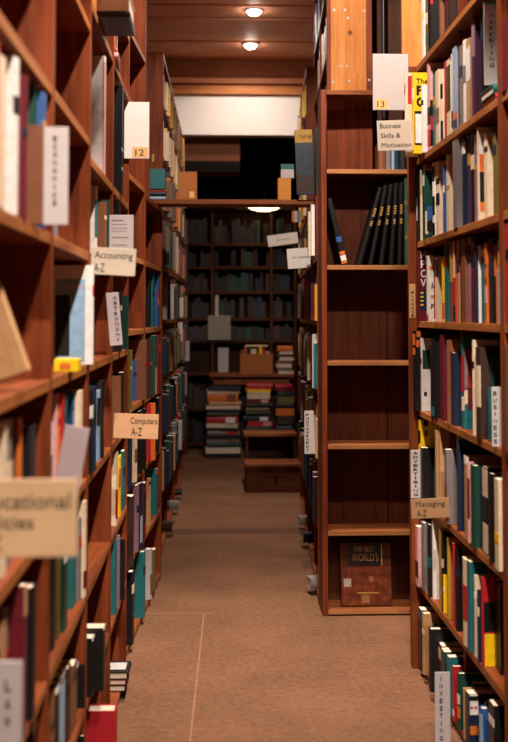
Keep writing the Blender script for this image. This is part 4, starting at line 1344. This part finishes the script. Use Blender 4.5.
# the counter in front of the bookcase that carries it
ct = empty('low_counter', (at(209, 380, 9.93).x, 9.93, 0), 'low wooden counter in front of the back bookcase carrying the cardboard box', 'counter')
cw = at(294, 380, 9.93).x - at(209, 380, 9.93).x
MB().box((0, 0, .682), (cw, .315, .71)).build('counter_top', W_X, ct, .003)
MB().box((.01, .012, .615), (cw - .01, .03, .66)).build('front_rail', W_X, ct, .002)
for x in (.01, cw - .04):
    for y in (.012, .27):
        MB().box((x, y, 0), (x + .03, y + .03, .682)).build('leg', W_DK, ct)
br = empty('cardboard_box', (bx0, 9.95, zc), 'open cardboard box crammed with books on the low counter', 'box')
h = at(250, 354, 9.95).z - zc
MB().box((0, 0, 0), (bw, .003, h)).build('front_wall', M_KRAFT, br)
MB().box((0, .24, 0), (bw, .243, h)).build('back_wall', M_KRAFT, br)
MB().box((0, .003, 0), (.003, .24, h)).build('side_wall', M_KRAFT, br)
MB().box((bw - .003, .003, 0), (bw, .24, h)).build('side_wall', M_KRAFT, br)
MB().box((.003, .003, 0), (bw - .003, .24, .003)).build('bottom', M_KRAFT, br)
x = bx0 + .008
for i, (k, t, hh) in enumerate([('br', .03, .21), ('or', .02, .24), ('nv', .035, .23), ('cr', .05, .22), ('bk', .02, .24), ('ye', .03, .24), ('rd', .03, .22), ('pk', .03, .2)]):
    if x + t > bx1 - .008: break
    make_book(t, hh, .13, k, '%s book standing in the cardboard box, %s from left' % (PAL[k][1], ORD[i]), 'books in the cardboard box', True, (), True, (x + t, 9.965, zc + .0035), (0, 0, R(90)))
    x += t + .0015
flat_book((bx0 + bx1) / 2, 10.02, zc + .2445, .2, .11, .012, 'cr', 'cream book lying across the tops of the books in the cardboard box', R(4))

# stacks on the floor and the counter stack
def stack(u0, u1, y, z0, items, where, group, d=.2):
    z = z0 + .0006
    for i, it in enumerate(items):
        k, t = it[0], it[1]
        du = it[2] if len(it) > 2 else 0
        a, b = at(u0, 400, y), at(u1, 400, y)
        w = (b.x - a.x) * random.uniform(.84, .98)
        cx = (a.x + b.x) / 2 + random.uniform(-.012, .012)
        rz = R(random.uniform(-5, 5))
        o = flat_book(cx, y + d / 2 + random.uniform(0, .02), z, w, d * random.uniform(.9, 1), t, k, '%s book, %s from the bottom of %s' % (PAL[k][1], ORD[i] if i < 20 else 'next', where), rz, group,
                      'back' if (len(it) > 3 and it[3]) else 'front', random.random() < .7)
        if len(it) > 2 and it[2]:
            k2 = it[2]
            MB().box((w * .12, -d / 2 - .004, t * .1), (w * .42, -d / 2 + .01, t * .9)).build('spine_label', bookmat(k2), o)
        z += t + .0005
    return z
random.seed(33)
YS = 9.62
stack(205.5, 242, YS, 0, [('bk', .04), ('wh', .05, 0, 1), ('gn', .042), ('gy', .032, 'ol'), ('bk', .03), ('gy', .036, 'rd'), ('bk', .03), ('cr', .036, 0, 1), ('rd', .055, 'wh'), ('db', .038), ('bk', .03), ('pk', .03, 0, 1), ('tn', .03), ('or', .07, 'br'), ('cr', .026, 0, 1), ('nv', .03)],
      'left floor stack', 'books in the left floor stack')
stack(245, 273, YS - .02, 0, [('bk', .05), ('gy', .04), ('wh', .03), ('br', .04), ('wh', .03, 0, 1), ('bk', .03), ('gn', .05), ('rd', .045, 'pk'), ('nv', .04, 'wh'), ('bk', .045), ('ol', .028), ('bk', .04), ('ma', .04, 'pk'), ('wh', .052, 0, 1), ('ye', .028), ('rd', .045)],
      'middle floor stack', 'books in the middle floor stack')
stack(276, 295, YS + .02, 0, [('bk', .06), ('br', .05), ('bk', .05), ('db', .06), ('nv', .05), ('bk', .04), ('db', .05), ('or', .06), ('bk', .05), ('ol', .05), ('gn', .04), ('ma', .03), ('rd', .03)],
      'right floor stack behind the stool', 'books in the right floor stack')
stack(277.5, 294, 9.96, .71, [('wh', .028, 0, 1), ('gy', .03), ('wh', .03, 0, 1), ('br', .03), ('cr', .03, 0, 1), ('db', .026), ('wh', .026, 0, 1), ('or', .045)],
      'stack right of the cardboard box', 'books stacked on the counter')

# step stool of boards
st = empty('step_stool', (at(246.5, 490, 7.78).x, 7.78, 0), 'wooden two-step stool at the end of the aisle', 'step stool')
sw = at(300, 490, 7.78).x - at(246.5, 490, 7.78).x
t1 = at(250, 464, 7.78).z
t2 = at(250, 433.5, 8.05).z
fb = MB().box((0, 0, 0), (sw, .02, t1 - .022)).build('front_board', wood('stool_board', '4A2614', '78452A', 'x'), st, .002)
MB().box((-.01, -.012, t1 - .022), (sw + .01, .27, t1)).build('lower_tread', W_X, st, .003)
MB().box((-.012, .262, t2 - .024), (sw - .0, .52, t2)).build('upper_tread', W_X, st, .003)
for x in (.002, sw - .024):
    MB().box((x, .021, 0), (x + .02, .27, t1 - .022)).build('side_board', W_DK, st, .002)
    MB().box((x, .272, 0), (x + .02, .51, t2 - .024)).build('side_board', W_DK, st, .002)
MB().box((.022, .49, 0), (sw - .024, .51, t2 - .024)).build('back_board', W_DKX, st, .002)
MB().lathe([(.001, -.004), (.012, -.004), (.014, 0)], (0, 0, 0), 12).build('grip_hole', M_BLACK, fb, loc=(sw * .55, -.002, t1 * .55))

# plastic-wrapped books lying at the feet of both far rows
random.seed(5)
for i, (u, v) in enumerate(((303, 523), (309, 541), (317, 588), (182, 493), (176, 508), (171, 530))):
    r = ray(u, v + 6); k = -CAMH / r.z
    p = Vector((r.x * k, r.y * k, 0))
    rw = FR if u > 250 else GRW
    s_ = (p - rw.o).dot(rw.t)
    p = rw.P(s_, .002, 0)
    side = 'right' if u > 250 else 'left'
    o = flat_book(p.x, p.y, .0308, .08, .075, random.uniform(.03, .05), ['gy', 'bk', 'gy', 'bk', 'gy', 'db'][i], 'wrapped book on lowest shelf edge of %s far row, %s from camera' % (side, ORD[[2, 1, 0, 2, 1, 0][i]]), R(random.uniform(-14, 14)))
# pale slips at the far left row
for i, (u0, u1, v0, v1, Y, l) in enumerate(((172, 178.5, 237, 268, 6.6, 'narrow white letter card high on the far left row'), (175, 183.5, 298, 317, 7.2, 'white slip sticking out halfway up the far left row'), (177.5, 182.5, 322, 341, 7.6, 'small white slip below the halfway one on the far left row'), (182.5, 189.5, 341, 361, 8.3, 'grey-white slip at the far end of the left row'))):
    card(l, Y, u0, u1, v0, v1, (), bookmat('lg'), vert=('PHYSICS', .35, .65, .1, .9) if i == 0 else None, name='divider_card', cat='divider card')

# everything that only shows as a packed mass
so = STUFF.build('book', [bookmat(k) for k in STUFF_KEYS] + [M_PAGE])
tag(so, 'the many further books packed along the far rows and behind the front books', 'book', None, 'stuff')
print('BOOKS', NBOOK[0])
